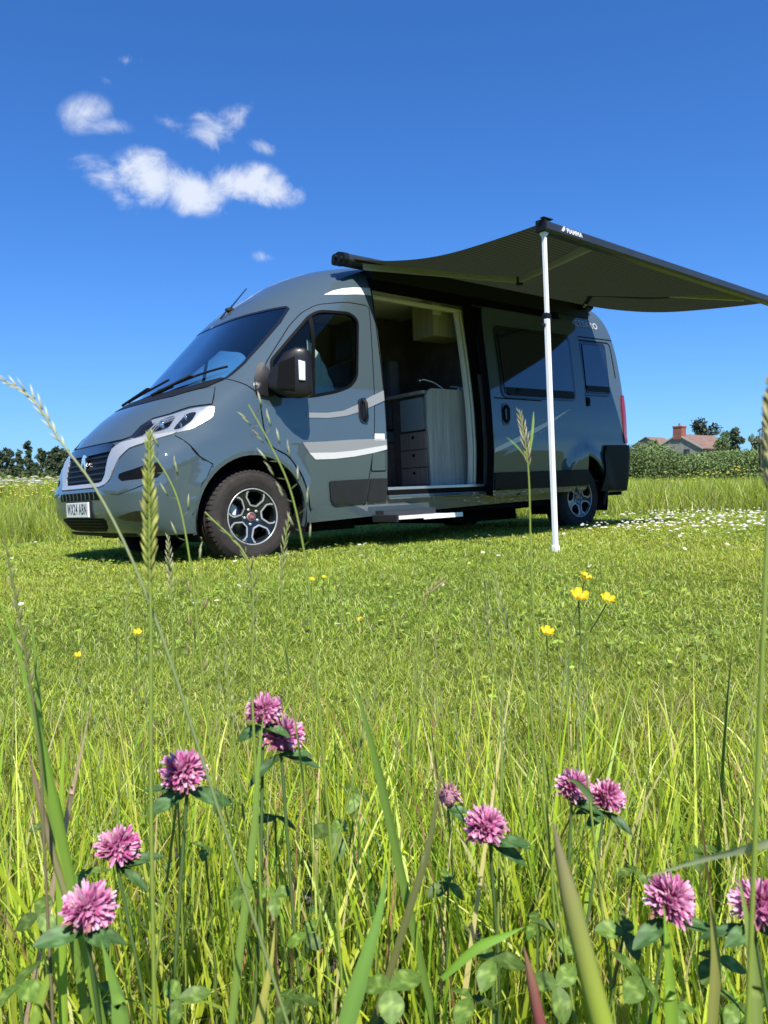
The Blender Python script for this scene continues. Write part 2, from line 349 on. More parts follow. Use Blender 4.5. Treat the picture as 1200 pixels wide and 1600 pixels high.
def panel(name, outline, mt, parent, space='side', holes=(), off=.004, thick=.006, step=.06, shift=(0, 0, 0), mirror=False, both=False, smooth=True, label=None, link_it=True):
    f = CV[space]; ds = min(step, .04)
    loops = [[f(*q) for q in dens(l, ds)] for l in [outline]+list(holes)]
    pts = []; ed = []
    for l in loops:
        k = len(pts); pts += l; ed += [(k+i, k+(i+1) % len(l)) for i in range(len(l))]
    A = np.array(loops[0]); lo, hi = A.min(0), A.max(0)
    gx, gy = np.meshgrid(np.arange(lo[0]+step*.5, hi[0], step), np.arange(lo[1]+step*.5, hi[1], step)); gy = gy+0.0
    G = np.stack([gx.ravel(), gy.ravel()], 1)
    if len(G):
        k = inside(G, loops[0])
        for h in loops[1:]: k &= ~inside(G, h)
        G = G[k]
        E_ = np.array(pts); keep = np.ones(len(G), bool)
        for i in range(0, len(G), 500):
            dd = ((G[i:i+500, None]-E_[None])**2).sum(-1).min(1); keep[i:i+500] = dd > (step*.35)**2
        G = G[keep]
    V2 = [Vector(q) for q in pts]+[Vector(q) for q in G]
    vo, eo, fo, _, _, _ = delaunay_2d_cdt(V2, ed, [], 0, 1e-5)
    P = np.array([tuple(q) for q in vo]); F = np.array([q for q in fo if len(q) == 3])
    c = P[F].mean(1); k = inside(c, loops[0])
    for h in loops[1:]: k &= ~inside(c, h)
    F = F[k]
    S = surf(P[:, 0], P[:, 1]); Nn = surfn(P[:, 0], P[:, 1]); O = S+Nn*off+np.array(shift)
    # orientation
    q = F[0]; nn = np.cross(O[q[1]]-O[q[0]], O[q[2]]-O[q[0]])
    if nn @ Nn[q[0]] < 0: F = F[:, ::-1]
    verts = [tuple(x) for x in O]; faces = [tuple(int(i) for i in q) for q in F]; sm = [smooth]*len(faces)
    if thick:
        cnt = {}
        for q in faces:
            for i in range(3):
                a, b = q[i], q[(i+1) % 3]; cnt[(a, b)] = 1
        bd = [(a, b) for (a, b) in cnt if (b, a) not in cnt]
        I = O-Nn*thick
        for a, b in bd:
            k0 = len(verts); verts += [tuple(O[a]), tuple(O[b]), tuple(I[b]), tuple(I[a])]; faces.append((k0+1, k0, k0+3, k0+2)); sm.append(False)
    sides = [0, 1] if both else ([1] if mirror else [0]); VV = []; FF = []; SS = []
    for s in sides:
        k0 = len(VV)
        if s: VV += [(x, 2.05-y, z) for x, y, z in verts]; FF += [tuple(i+k0 for i in reversed(q)) for q in faces]
        else: VV += verts; FF += [tuple(i+k0 for i in q) for q in faces]
        SS += sm
    me = bpy.data.meshes.new(name); me.from_pydata(VV, [], FF); me.polygons.foreach_set('use_smooth', SS); me.materials.append(MT[mt]); me.update()
    o = link(name, me, parent)
    if label: o['label'] = label
    return o
def ribbon(mb, pts, w, space='side', off=.0055, closed=False, shift=(0, 0, 0), step=.03, mirror=False):
    """thin line laid on the body (shut lines, seals)"""
    f = CV[space]; P = np.array([f(*q) for q in dens(pts, step, closed)])
    S = surf(P[:, 0], P[:, 1])+np.array(shift); Nn = surfn(P[:, 0], P[:, 1]); n = len(S)
    if closed: T_ = np.roll(S, -1, 0)-np.roll(S, 1, 0)
    else: T_ = np.gradient(S, axis=0)
    B = np.cross(T_, Nn); B /= np.linalg.norm(B, axis=1, keepdims=True)
    a = S+Nn*off+B*w/2; b = S+Nn*off-B*w/2
    if mirror: a[:, 1] = 2.05-a[:, 1]; b[:, 1] = 2.05-b[:, 1]
    m = n if closed else n-1
    mb.add(list(a)+list(b), [(i, (i+1) % n, n+(i+1) % n, n+i) for i in range(m)], True)
def text_mesh(name, s, size, mt, parent, loc, ex, ez, extrude=.0008, sx=1.0, font_bold=0, gap=1.12):
    """flat lettering in the plane of ex (reading direction) and ez (up)"""
    cu_ = bpy.data.curves.new(name, 'FONT'); cu_.body = s; cu_.size = size; cu_.extrude = extrude; cu_.align_x = 'CENTER'; cu_.align_y = 'CENTER'; cu_.offset = font_bold; cu_.space_character = gap
    cu_.resolution_u = 3
    o = bpy.data.objects.new(name, cu_); SC.collection.objects.link(o); bpy.context.view_layer.update()
    me = bpy.data.meshes.new_from_object(o.evaluated_get(bpy.context.evaluated_depsgraph_get())); bpy.data.objects.remove(o)
    ex = Vector(ex).normalized(); ez = Vector(ez).normalized(); en = ex.cross(ez)
    for v in me.vertices:
        p = v.co.copy(); v.co = Vector(loc)+ex*p.x*sx+ez*p.y+en*p.z
    me.materials.clear(); me.materials.append(MT[mt]); me.name = name
    return link(name, me, parent)
# ------------------------------------------------------------------ the campervan
van = thing('campervan', 'grey blue high roof campervan parked on mown grass with its side door open', 'campervan', (3.0, 1.025, 0))
TE = TX+TY+.9                                                     # T at the middle of the rear
def arch(cx, r=.468, n=26): return [(cx+r*math.cos(a), .36+r*math.sin(a)) for a in np.linspace(-.55, math.pi+.55, n)]
WIN = rnd([(1.165, 1.40), (1.18, 1.545), (1.40, 1.76), (1.604, 1.955), (1.70, 2.005), (1.99, 2.014), (2.065, 1.965), (2.03, 1.75), (1.985, 1.47), (1.90, 1.385), (1.75, 1.335), (1.516, 1.288), (1.18, 1.27)], .05)
DOOR = rnd([(1.06, 1.41), (1.045, 1.17), (1.075, .93), (1.13, .875), (1.26, .82), (1.385, .66), (1.445, .50), (1.46, .375), (2.02, .395), (2.05, .62), (2.115, .95), (2.15, 1.36), (2.20, 2.0), (2.205, 2.10), (1.97, 2.105), (1.70, 2.06), (1.564, 1.985), (1.426, 1.86), (1.184, 1.575)], .05)
OPEN = rnd([(2.262, .50), (3.50, .50), (3.50, 2.245), (2.275, 2.30)], .05)
WS = sym([(1.025, 1.995), (.865, 1.995), (.475, 2.022), (.29, 2.05), (.262, 2.03), (.222, 1.90), (.19, 1.70), (.172, 1.54), (.185, 1.42), (.24, 1.35), (.42, 1.30), (.70, 1.285), (1.025, 1.285)])
def bottom(T):
    return float(np.interp(T, [0, 1.25, 1.6, 2.4, 5.1, 5.4, 5.7, TE], [.262, .262, .27, .30, .385, .40, .40, .40]))
bl = [(T, bottom(T)) for T in np.linspace(0, TE, 60)]
SHELL = bl+[(TE, 3.0), (0, 3.0)]
def tvp(poly, sp): return [CV[sp](*q) for q in dens(poly, .04)]
def shell(mirror, holes):
    h = []
    for sp, q in holes:
        h.append(tvp(q, sp))
    return panel('body_shell', SHELL, 'paint', None, 'tv', h, off=0, thick=0, step=.05, mirror=mirror)
WSn = [(1.06, 1.995), (.865, 1.995), (.475, 2.022), (.29, 2.05), (.262, 2.03), (.222, 1.90), (.19, 1.70), (.172, 1.54), (.185, 1.42), (.24, 1.35), (.42, 1.30), (.70, 1.285), (1.06, 1.285)]
a = shell(False, [('side', arch(.948)), ('side', arch(4.983)), ('side', WIN), ('side', OPEN), ('front', WSn)])
b = shell(True, [('side', arch(.948)), ('side', arch(4.983)), ('side', WIN), ('front', WSn)])
def join(objs, name, parent):
    vs = []; fs = []; sm = []
    for o in objs:
        k = len(vs); vs += [tuple(v.co) for v in o.data.vertices]; fs += [tuple(i+k for i in p.vertices) for p in o.data.polygons]; sm += [p.use_smooth for p in o.data.polygons]
    me = bpy.data.meshes.new(name); me.from_pydata(vs, [], fs); me.polygons.foreach_set('use_smooth', sm); me.materials.append(objs[0].data.materials[0]); me.update()
    for o in objs: bpy.data.objects.remove(o)
    return link(name, me, parent)
bo = join([a, b], 'body_shell', van)
bm_ = bmesh.new(); bm_.from_mesh(bo.data); bmesh.ops.remove_doubles(bm_, verts=bm_.verts, dist=.0015); bm_.to_mesh(bo.data); bm_.free()
# inner lining of cab and living space
lh = [('side', arch(.948, .52)), ('side', arch(4.983, .52)), ('side', WIN), ('side', OPEN), ('front', WSn)]
LIN = [(T, max(bottom(T), .5)) for T in np.linspace(.0, TE, 40)]+[(TE, 3.0), (0, 3.0)]
a = panel('lining', LIN, 'lining', None, 'tv', [tvp(q, s) for s, q in lh], off=-.045, thick=0, step=.1)
b = panel('lining', LIN, 'lining', None, 'tv', [tvp(q, s) for s, q in lh if q is not OPEN], off=-.045, thick=0, step=.1, mirror=True)
join([a, b], 'inner_lining', van)

# bonnet, bumper, front details
BON = sym([(1.025, 1.262), (.72, 1.262), (.42, 1.282), (.25, 1.325), (.165, 1.335), (.125, 1.27), (.098, 1.205), (.19, 1.187), (.27, 1.142), (.37, 1.115), (.415, 1.06), (.425, .985), (.50, .968), (.70, .962), (1.025, .962)])
panel('bonnet', BON, 'paint', van, 'front', off=.006, thick=.012, step=.04)
cow = panel('windscreen_cowl', sym([(1.025, 1.345), (.72, 1.345), (.42, 1.368), (.22, 1.42), (.188, 1.41), (.22, 1.345), (.42, 1.288), (.72, 1.270), (1.025, 1.270)]), 'black', van, 'front', off=.008, thick=.012, step=.04)
ws = panel('windscreen', WS, 'wglass', van, 'front', off=-.002, thick=0, step=.05)
wsf = MB(); ribbon(wsf, WS, .028, 'front', off=.002, closed=True); wsf.build('windscreen_frame', 'gloss', ws, recalc=False)
for (y0, z0, y1, z1, yb, zb) in ((.24, 1.50, .86, 1.375, .80, 1.33), (.95, 1.49, 1.60, 1.37, 1.5, 1.33)):
    w_ = MB()
    P = np.array([front_tv(y0+(y1-y0)*k/10, z0+(z1-z0)*k/10) for k in range(11)]); S = surf(P[:, 0], P[:, 1])+surfn(P[:, 0], P[:, 1])*.022
    w_.tube(list(S), .009, 6)
    P = np.array([front_tv(yb, zb), front_tv((y0+y1)/2-.05, (z0+z1)/2+.0)]); Sa = surf(P[:, 0], P[:, 1])+surfn(P[:, 0], P[:, 1])*np.array([[.02], [.045]]); w_.tube([Sa[0], Sa[1], S[4]], .011, 6)
    w_.build('wiper', 'black', van)
# aerial
tb = surf(*front_tv(.98, 2.14)); tb = Vector(tb)
am = MB(); am.ball(tb+Vector((.02, 0, .01)), .05, 10, 6, (1.3, .5, .55)); am.tube([tb+Vector((-.01, 0, .01)), tb+Vector((.17, -.02, .22))], [.008, .005], 6)
am.tube([tb+Vector((-.03, 0, .0)), tb+Vector((-.09, .0, -.07))], .008, 6); am.build('aerial', 'black', van)
# grille
GR = sym([(1.025, .945), (.66, .945), (.56, .935), (.555, .90), (.572, .83), (.575, .72), (.61, .668), (.66, .655), (1.025, .655)])
gr = panel('grille', GR, 'seal', van, 'front', off=.004, thick=.01, step=.05)
panel('grille_top_band', sym([(1.025, .945), (.66, .945), (.56, .935), (.558, .882), (1.025, .876)]), 'gloss', gr, 'front', off=.018, thick=.02, step=.05)
for k in range(5):
    z = .685+k*.042; hw = np.interp(z, [.65, .72, .9], [.37, .44, .455])
    s_ = MB(); ribbon(s_, [(1.025-hw, z), (1.025+hw, z)], .012, 'front', off=.014)
    s_.build('slat', 'slat', gr, recalc=False)
s_ = MB()
for k in range(19):
    y = .62+k*.0440; ribbon(s_, [(y, .67), (y+.02, .70), (y, .74), (y+.02, .78), (y, .82), (y+.02, .86)], .006, 'front', off=.009)
s_.build('mesh_insert', 'slat', gr, recalc=False)
# emblem: a slim rearing shape in chrome
em = MB(); bx_ = float(surf(*front_tv(1.025, .80))[0])-.022
def poly_x(mb, pts, x0, x1): mb.prism(pts, x0, x1, 'X')
poly_x(em, [(1.06, .865), (1.02, .89), (.975, .885), (.945, .868), (.968, .862), (.985, .868), (.99, .84), (.975, .80), (.99, .762), (1.01, .748), (1.012, .77), (1.025, .80), (1.04, .835), (1.07, .80), (1.085, .77), (1.10, .765), (1.095, .80), (1.075, .84)], bx_-.006, bx_+.006)
em.build('emblem', 'chrome', gr)
# bright surround running up under the headlights
CS = [(1.025, .655), (.66, .655), (.61, .668), (.575, .72), (.572, .83), (.550, .90), (.46, .938), (.28, .960), (.15, .99), (.125, .988), (.128, .970), (.19, .922), (.315, .888), (.39, .82), (.43, .75), (.475, .68), (.53, .635), (.60, .622), (1.025, .622)]
panel('grille_surround', sym(CS), 'silver', van, 'front', off=.014, thick=.016, step=.03)
BUMP = sym([(1.025, .612), (.56, .612), (.47, .622), (.412, .66), (.378, .73), (.355, .80), (.30, .88), (.19, .915), (.11, .955)]+[(q[1], q[2]) for q in [surf(*side_tv(x, z)) for x, z in ((.40, .955), (.455, .89), (.52, .81), (.61, .75), (.56, .66), (.505, .54), (.488, .44), (.492, .30))]]+[(.25, .27), (.5, .265), (1.025, .265)])
def tvf(y, z): return front_tv(y, z)
bt = [front_tv(y, z) for y, z in [(1.025, .616), (.60, .616), (.525, .628), (.468, .672), (.424, .745), (.383, .815), (.31, .882), (.185, .915), (.13, .955)]]+[side_tv(x, z) for x, z in ((.41, .955), (.455, .89), (.52, .81), (.61, .762), (.555, .66), (.505, .54), (.482, .44), (.482, .27))]+[(.0, .265)]
bt = bt+[(-T, v) for T, v in reversed(bt[1:-1])]
LGR = sym([(1.025, .596), (.585, .596), (.56, .575), (.57, .535), (1.025, .535)])
bump = panel('front_bumper', bt, 'paint', van, 'tv', off=.008, thick=.012, step=.035)
panel('upper_air_slot', LGR, 'seal', bump, 'front', off=.0105, thick=.004, step=.05)
for k in range(9):
    y = .66+k*.091; f_ = MB(); ribbon(f_, [(y+.012, .593), (y-.004, .565), (y, .54)], .014, 'front', off=.020); f_.build('fin', 'paint', bump, recalc=False)
low = panel('lower_air_slot', sym([(1.025, .402), (.56, .402), (.53, .385), (.58, .335), (.66, .305), (1.025, .30)]), 'seal', bump, 'front', off=.0105, thick=.004, step=.05)
for z in (.322, .345, .368, .391):
    f_ = MB(); ribbon(f_, [(.60, z), (1.45, z)], .008, 'front', off=.016); f_.build('slat', 'moulding', bump, recalc=False)
lip = MB(); ribbon(lip, [(.30, .278), (1.75, .278)], .03, 'front', off=.014); lip.build('front_lip', 'black', van, recalc=False)
for mir in (False, True):
    panel('fog_recess', rnd([(.050, .775), (.036, .745), (.036, .71), (.050, .668), (.28, .650), (.35, .685), (.34, .712), (.185, .735)], .012), 'seal', bump, 'front', off=.0105, thick=.004, mirror=mir)
    panel('lower_recess', rnd([(.345, .41), (.15, .448), (.075, .440), (.095, .385), (.17, .374), (.27, .385)], .02), 'gloss', bump, 'front', off=.0105, thick=.004, mirror=mir)
cr_ = MB()
for mir in (False, True): ribbon(cr_, [(.50, .60), (.28, .578), (.13, .61), (.045, .65)], .018, 'front', off=.0125, mirror=mir)
cr_.build('bumper_crease', 'paint', bump, recalc=False)
# number plate
p0 = float(surf(*front_tv(1.025, .46))[0])-.028
pl = MB(); pl.box(p0, p0+.012, .765, 1.285, .408, .522); pl = pl.build('number_plate', 'plate', van, bevel=.004)
text_mesh('plate_lettering', 'WX24 ABN', .118, 'ink', pl, (p0-.0012, 1.025, .466), (0, -1, 0), (0, 0, 1), .0006, sx=.66, font_bold=.0010, gap=1.22)
bz = MB(); bz.box(p0+.010, p0+.03, .74, 1.31, .40, .53); bz.build('plate_holder', 'black', pl)
# headlights
HL = [(.078, 1.188), (.16, 1.172), (.25, 1.128), (.365, 1.102), (.405, 1.045), (.412, .968), (.36, .95), (.223, .972), (.136, .981), (.085, 1.018), (.055, 1.10)]
for mir in (False, True):
    hl = panel('headlight', rnd(HL, .02), 'reflector', van, 'front', off=.0045, thick=.006, step=.03, mirror=mir)
    panel('black_bezel', rnd([(.412, .968), (.40, 1.05), (.36, 1.098), (.315, 1.06), (.345, .965)], .02), 'gloss', hl, 'front', off=.007, thick=.002, step=.03, mirror=mir)
    panel('turn_bezel', rnd([(.345, .966), (.32, 1.07), (.30, 1.075), (.31, .975)], .008), 'chrome', hl, 'front', off=.009, thick=.003, step=.03, mirror=mir)
    panel('inner_reflector', rnd([(.295, .982), (.285, 1.095), (.21, 1.125), (.185, 1.02)], .03), 'chrome', hl, 'front', off=.009, thick=.004, step=.02, mirror=mir)
    panel('outer_reflector', rnd([(.160, 1.01), (.165, 1.13), (.125, 1.145), (.112, 1.07), (.130, 1.02)], .02), 'gloss', hl, 'front', off=.009, thick=.004, step=.02, mirror=mir)
    for (y, z, r_) in ((.245, 1.05, .036), (.150, 1.095, .026), (.140, 1.04, .022)):
        q = surf(*front_tv(y, z)); nn_ = surfn(*[np.array(k) for k in front_tv(y, z)]); c = q+nn_*.006
        if mir: c = np.array([c[0], 2.05-c[1], c[2]])
        b_ = MB(); b_.ball(c, r_, 14, 8, (.35, .9, 1)); b_.build('bulb', 'chrome', hl)
    panel('headlight_cover', rnd(HL, .02), 'lens', hl, 'front', off=.020, thick=0, step=.03, mirror=mir)
# dark shut lines
def line1(*q, **k):
    m_ = MB(); ribbon(m_, *q, **k); m_.build('shut_line', 'seal', van, recalc=False)
for mir in (False, True):
    line1([(1.025, 1.262), (.72, 1.262), (.42, 1.282), (.25, 1.325), (.165, 1.335), (.125, 1.27), (.098, 1.205), (.19, 1.187), (.27, 1.142), (.37, 1.115), (.415, 1.06), (.425, .985), (.50, .965), (.70, .958), (1.025, .958)], .018, 'front', off=.003, mirror=mir)
    line1([(.39, .962), (.455, .893), (.52, .812), (.615, .752)], .009, 'side', off=.009, mirror=mir)
    line1(DOOR, .020, 'side', off=.0025, closed=True, mirror=mir)
    line1([(.845, 1.412), (.95, 1.352), (1.03, 1.29)], .009, 'side', off=.002, mirror=mir)
line1([(5.10, 2.125), (5.80, 2.14)], .012, 'side', off=.002); line1(rnd([(5.10, 2.085), (5.72, 2.10), (5.74, 1.66)], .06)[3:-3], .016, 'side', off=.002)
line1([(5.0, .50), (5.0, 2.2)], .008, 'side', off=.002)
line1([(2.262, 2.36), (2.262, .50)], .010, 'side', off=.002)

# cab doors, both sides
for mir in (False, True):
    dr = panel('cab_door', DOOR, 'paint', van, 'side', [WIN], off=.0045, thick=.03, step=.05, mirror=mir)
    gw = panel('door_window', WIN, 'glass', dr, 'side', off=-.004, thick=0, step=.06, mirror=mir)
    fr = MB(); ribbon(fr, WIN, .024, 'side', off=.0065, closed=True, mirror=mir); ribbon(fr, [(1.61, 1.97), (1.585, 1.75), (1.548, 1.5), (1.525, 1.27)], .036, 'side', off=.004, mirror=mir)
    fr.build('window_frame', 'seal', dr, recalc=False)
    # handle
    HD = rnd([(1.965, 1.285), (2.045, 1.302), (2.062, 1.26), (2.070, 1.12), (2.04, 1.082), (1.985, 1.088), (1.965, 1.14)], .04)
    panel('handle_bowl', HD, 'gloss', dr, 'side', off=.012, thick=.01, step=.03, mirror=mir)
    hd = MB(); q = Vector(surf(*side_tv(2.02, 1.19))); pts = [q+Vector((-.002, -.012, .085)), q+Vector((.002, -.042, .06)), q+Vector((.002, -.045, -.05)), q+Vector((0, -.012, -.08))]
    if mir: pts = [Vector((p.x, 2.05-p.y, p.z)) for p in pts]
    hd.tube(pts, .016, 8); hd.build('door_handle', 'black', dr)
    panel('door_moulding', rnd([(1.642, .612), (2.045, .622), (2.018, .435), (1.70, .425), (1.66, .45)], .02), 'moulding', dr, 'side', off=.022, thick=.02, step=.05, mirror=mir)
panel('pillar_moulding', rnd([(2.065, .623), (2.243, .623), (2.243, .435), (2.038, .435)], .01), 'moulding', van, 'side', off=.022, thick=.02, step=.05)
# fuel flap
ff = panel('fuel_flap', rnd([(2.108, .985), (2.235, .985), (2.235, .69), (2.085, .69)], .012), 'paint', van, 'side', off=.0065, thick=.006, step=.05)
sh = MB(); ribbon(sh, rnd([(2.104, .99), (2.240, .99), (2.240, .685), (2.080, .685)], .012), .008, 'side', off=.003, closed=True); sh.build('flap_gap', 'seal', ff, recalc=False)
panel('white_sticker', rnd([(2.122, 1.0), (2.232, 1.0), (2.232, .945), (2.118, .945)], .006), 'decal_white', van, 'side', off=.0085, thick=.001, step=.05)
# side stripes
def decal(nm, pts, m_, off=.0085, **k): return panel(nm, pts, m_, van, 'side', off=off, thick=.0008, step=.05, **k)
decal('roof_stripe', [(1.803, 2.167), (1.90, 2.215), (1.994, 2.243), (2.10, 2.262), (2.256, 2.272), (2.256, 2.205), (2.1, 2.195), (2.0, 2.182), (1.9, 2.173)], 'decal_white', off=.003)
decal('upper_stripe', [(1.455, 1.155), (1.65, 1.160), (1.807, 1.182), (1.95, 1.235), (2.1, 1.31), (2.255, 1.372), (2.255, 1.285), (2.1, 1.225), (1.95, 1.172), (1.836, 1.141), (1.65, 1.118), (1.445, 1.115)], 'decal_grey')
decal('lower_stripe', [(1.394, .920), (1.60, .928), (1.85, .945), (2.10, .955), (2.25, .955), (2.25, .905), (2.10, .885), (1.9, .857), (1.7, .842), (1.455, .838)], 'decal_grey')
decal('lower_stripe_edge', [(1.455, .838), (1.7, .842), (1.9, .857), (2.10, .885), (2.25, .905), (2.25, .868), (2.1, .838), (1.9, .808), (1.7, .79), (1.513, .786)], 'decal_white')
# wheel arch lips and liners
for cx in (.948, 4.983):
    for mir in (False, True):
        o_ = [(cx+.492*math.cos(a), .36+.492*math.sin(a)) for a in np.linspace(-.22, math.pi+.22, 26)]; i_ = [(cx+.462*math.cos(a), .36+.462*math.sin(a)) for a in np.linspace(math.pi+.22, -.22, 26)]
        panel('arch_lip', o_+i_, 'paint', van, 'side', off=.005, thick=.03, step=.08, mirror=mir)
        ln = MB(); n = 20; ys = (.01, .36); A = np.linspace(-.35, math.pi+.35, n)
        vs = [(cx+.470*math.cos(a), (y if not mir else 2.05-y), .36+.470*math.sin(a)) for y in ys for a in A]+[(cx, ys[1] if not mir else 2.05-ys[1], .36)]
        ln.add(vs, [(i, i+1, n+i+1, n+i) for i in range(n-1)]+[(n+i, n+i+1, 2*n) for i in range(n-1)], True); ln.build('wheel_well', 'dark', van)
# underbody
ub = MB(); ub.box(.30, .50, .12, 1.93, .27, .60); ub.box(.5, 1.42, .38, 1.67, .22, .75); ub.box(1.42, 4.5, .09, 1.96, .30, .52); ub.box(3.5, 4.45, .5, 1.75, .16, .31); ub.box(4.5, 5.47, .38, 1.67, .32, .62); ub.box(5.45, 5.85, .10, 1.95, .36, .6)
ub.box(1.6, 2.1, .3, .8, .2, .32); ub.box(2.6, 3.3, 1.1, 1.6, .18, .32); ub.tube([(1.2, 1.3, .24), (3.2, .95, .24), (4.9, 1.2, .26), (5.8, 1.3, .28)], .035, 8); ub.tube([(4.983, .2, .34), (4.983, 1.85, .34)], .05, 8)
ub.build('underbody', 'dark', van)
# sills
panel('side_sill', [(1.47, .385), (2.25, .405), (3.58, .455), (4.53, .475), (4.53, .362), (3.5, .345), (2.4, .315), (1.45, .285)], 'paint', van, 'side', off=.006, thick=.01, step=.06)

# side door opening: frame, sill, runner
fr = MB()
yt = lambda z: float(surf(*side_tv(3.0, z))[1])
Z_ = np.linspace(.54, 2.20, 14)
for dx0, w_ in ((3.345, .03), (3.385, .028)):
    for k in range(13):
        z0, z1 = Z_[k], Z_[k+1]; y0, y1 = yt(z0)+.055, yt(z1)+.055
        fr.add([(dx0, y0, z0), (dx0+w_, y0, z0), (dx0+w_, y1, z1), (dx0, y1, z1), (dx0, y0+.05, z0), (dx0, y1+.05, z1), (dx0+w_, y0+.05, z0), (dx0+w_, y1+.05, z1)], [(0, 1, 2, 3), (4, 0, 3, 5), (1, 6, 7, 2)], True)
fr.build('pillar_trim', 'cream', van, recalc=False)
tt = MB(); yy = yt(2.2)+.06; tt.box(2.30, 3.42, yy, yy+.05, 2.20, 2.235); tt.build('door_head_trim', 'cream', van, bevel=.008)
ps = MB(); ps.box(3.42, 3.56, .09, .16, .50, 2.25); ps.build('door_pillar', 'dark', van)
rt_ = MB(); ribbon(rt_, [(2.262, 2.33), (4.85, 2.33)], .10, 'side', off=.012); ribbon(rt_, [(2.262, 2.270), (3.5, 2.262)], .05, 'side', off=.010); rt_.build('door_top_runner', 'seal', van, recalc=False)
gt = MB(); ribbon(gt, [(2.25, 2.395), (3.10, 2.385)], .012, 'side', off=.02); gt.build('rain_gutter', 'moulding', van, recalc=False)
st_ = MB(); st_.box(2.262, 3.46, .015, .11, .520, .545); st_.build('sill_plate', 'steel', van, bevel=.004)
st_ = MB(); st_.box(2.262, 3.50, .012, .10, .478, .518); st_.build('sill_seal', 'seal', van, bevel=.004)
st_ = MB(); st_.box(2.262, 3.50, .004, .08, .440, .476); st_.build('lower_sill', 'paint', van, bevel=.008)
# fold out step
sp_ = MB(); sp_.box(2.12, 2.86, -.27, .02, .272, .296); sp_ = sp_.build('entry_step', 'alu', van, bevel=.005)
e_ = MB(); e_.box(2.10, 2.125, -.275, .05, .25, .315); e_.build('step_bracket', 'moulding', sp_, bevel=.008)
e_ = MB(); e_.box(2.14, 2.74, -.06, .10, .300, .35); e_.build('step_housing', 'anth', sp_, bevel=.006)
e_ = MB(); e_.box(2.40, 2.86, -.276, -.268, .262, .30); e_.build('step_edge', 'alu', sp_)

# sliding door, slid back along the side
SX = (0, -.125, 0)
SD = rnd([(3.46, .415), (4.885, .435), (4.93, 1.2), (4.955, 2.05), (4.93, 2.235), (3.50, 2.235), (3.47, 2.05), (3.46, 1.3)], .05)
def dpanel(nm, pts, m_, par, off, thick, **k): return panel(nm, pts, m_, par, 'side', off=off, thick=thick, shift=SX, **k)
sd = dpanel('sliding_door', SD, 'paint', van, .004, .055, step=.06)
es = MB(); zz = np.linspace(.43, 2.22, 16); xe = np.interp(zz, [.415, 1.3, 2.05, 2.235], [3.457, 3.457, 3.467, 3.495])
for k in range(15):
    ya, yb_ = [float(surf(*side_tv(3.5, z_))[1])-.125 for z_ in (zz[k], zz[k+1])]
    es.add([(xe[k], ya, zz[k]), (xe[k], ya+.075, zz[k]), (xe[k+1], yb_+.075, zz[k+1]), (xe[k+1], yb_, zz[k+1])], [(0, 1, 2, 3)])
es.build('door_edge_seal', 'seal', sd, recalc=False)
dw = dpanel('side_window', rnd([(3.655, 1.40), (4.72, 1.41), (4.745, 2.035), (3.655, 2.02)], .05), 'dglass', sd, .020, .018, step=.08)
fr = MB(); ribbon(fr, rnd([(3.63, 1.378), (4.745, 1.388), (4.77, 2.06), (3.63, 2.045)], .05), .035, 'side', off=.014, closed=True, shift=SX); fr.build('window_frame', 'gloss', dw, recalc=False)
dpanel('window_bottom_rail', rnd([(3.66, 1.46), (4.72, 1.468), (4.725, 1.395), (3.70, 1.385)], .02), 'black', dw, .026, .01, step=.08)
dpanel('handle_bowl', rnd([(3.60, 1.30), (3.68, 1.31), (3.70, 1.28), (3.70, 1.12), (3.67, 1.09), (3.61, 1.09), (3.59, 1.13)], .035), 'gloss', sd, .010, .008, step=.04)
hd = MB(); q = Vector(surf(*side_tv(3.65, 1.2)))+Vector(SX); hd.tube([q+Vector((0, -.01, .08)), q+Vector((0, -.04, .05)), q+Vector((0, -.04, -.05)), q+Vector((0, -.01, -.08))], .016, 8); hd.build('door_handle', 'black', sd)
dpanel('door_moulding', rnd([(3.465, .645), (4.893, .655), (4.888, .488), (3.465, .478)], .012), 'black', sd, .022, .02, step=.06)
dpanel('door_stripe', [(3.466, .872), (3.9, 1.018), (4.3, 1.158), (4.66, 1.29), (4.3, 1.118), (3.9, .965), (3.466, .832)], 'decal_white', sd, .0065, .0008, step=.05)
dpanel('door_stripe_grey', [(3.66, .86), (3.9, .945), (4.28, 1.09), (3.95, .925), (3.76, .85), (3.58, .80)], 'decal_grey', sd, .0065, .0008, step=.05)  # lower grey strand of the door decal
cr_ = MB(); ribbon(cr_, [(3.50, 1.352), (4.2, 1.352)], .012, 'side', off=.006, shift=SX); cr_.build('door_shut_line', 'seal', sd, recalc=False)
rl = MB(); ribbon(rl, [(3.55, 1.345), (5.05, 1.345)], .03, 'side', off=.006); rl.box(5.10, 5.15, -.012, .03, 1.35, 1.41); rl.build('side_runner', 'seal', van)
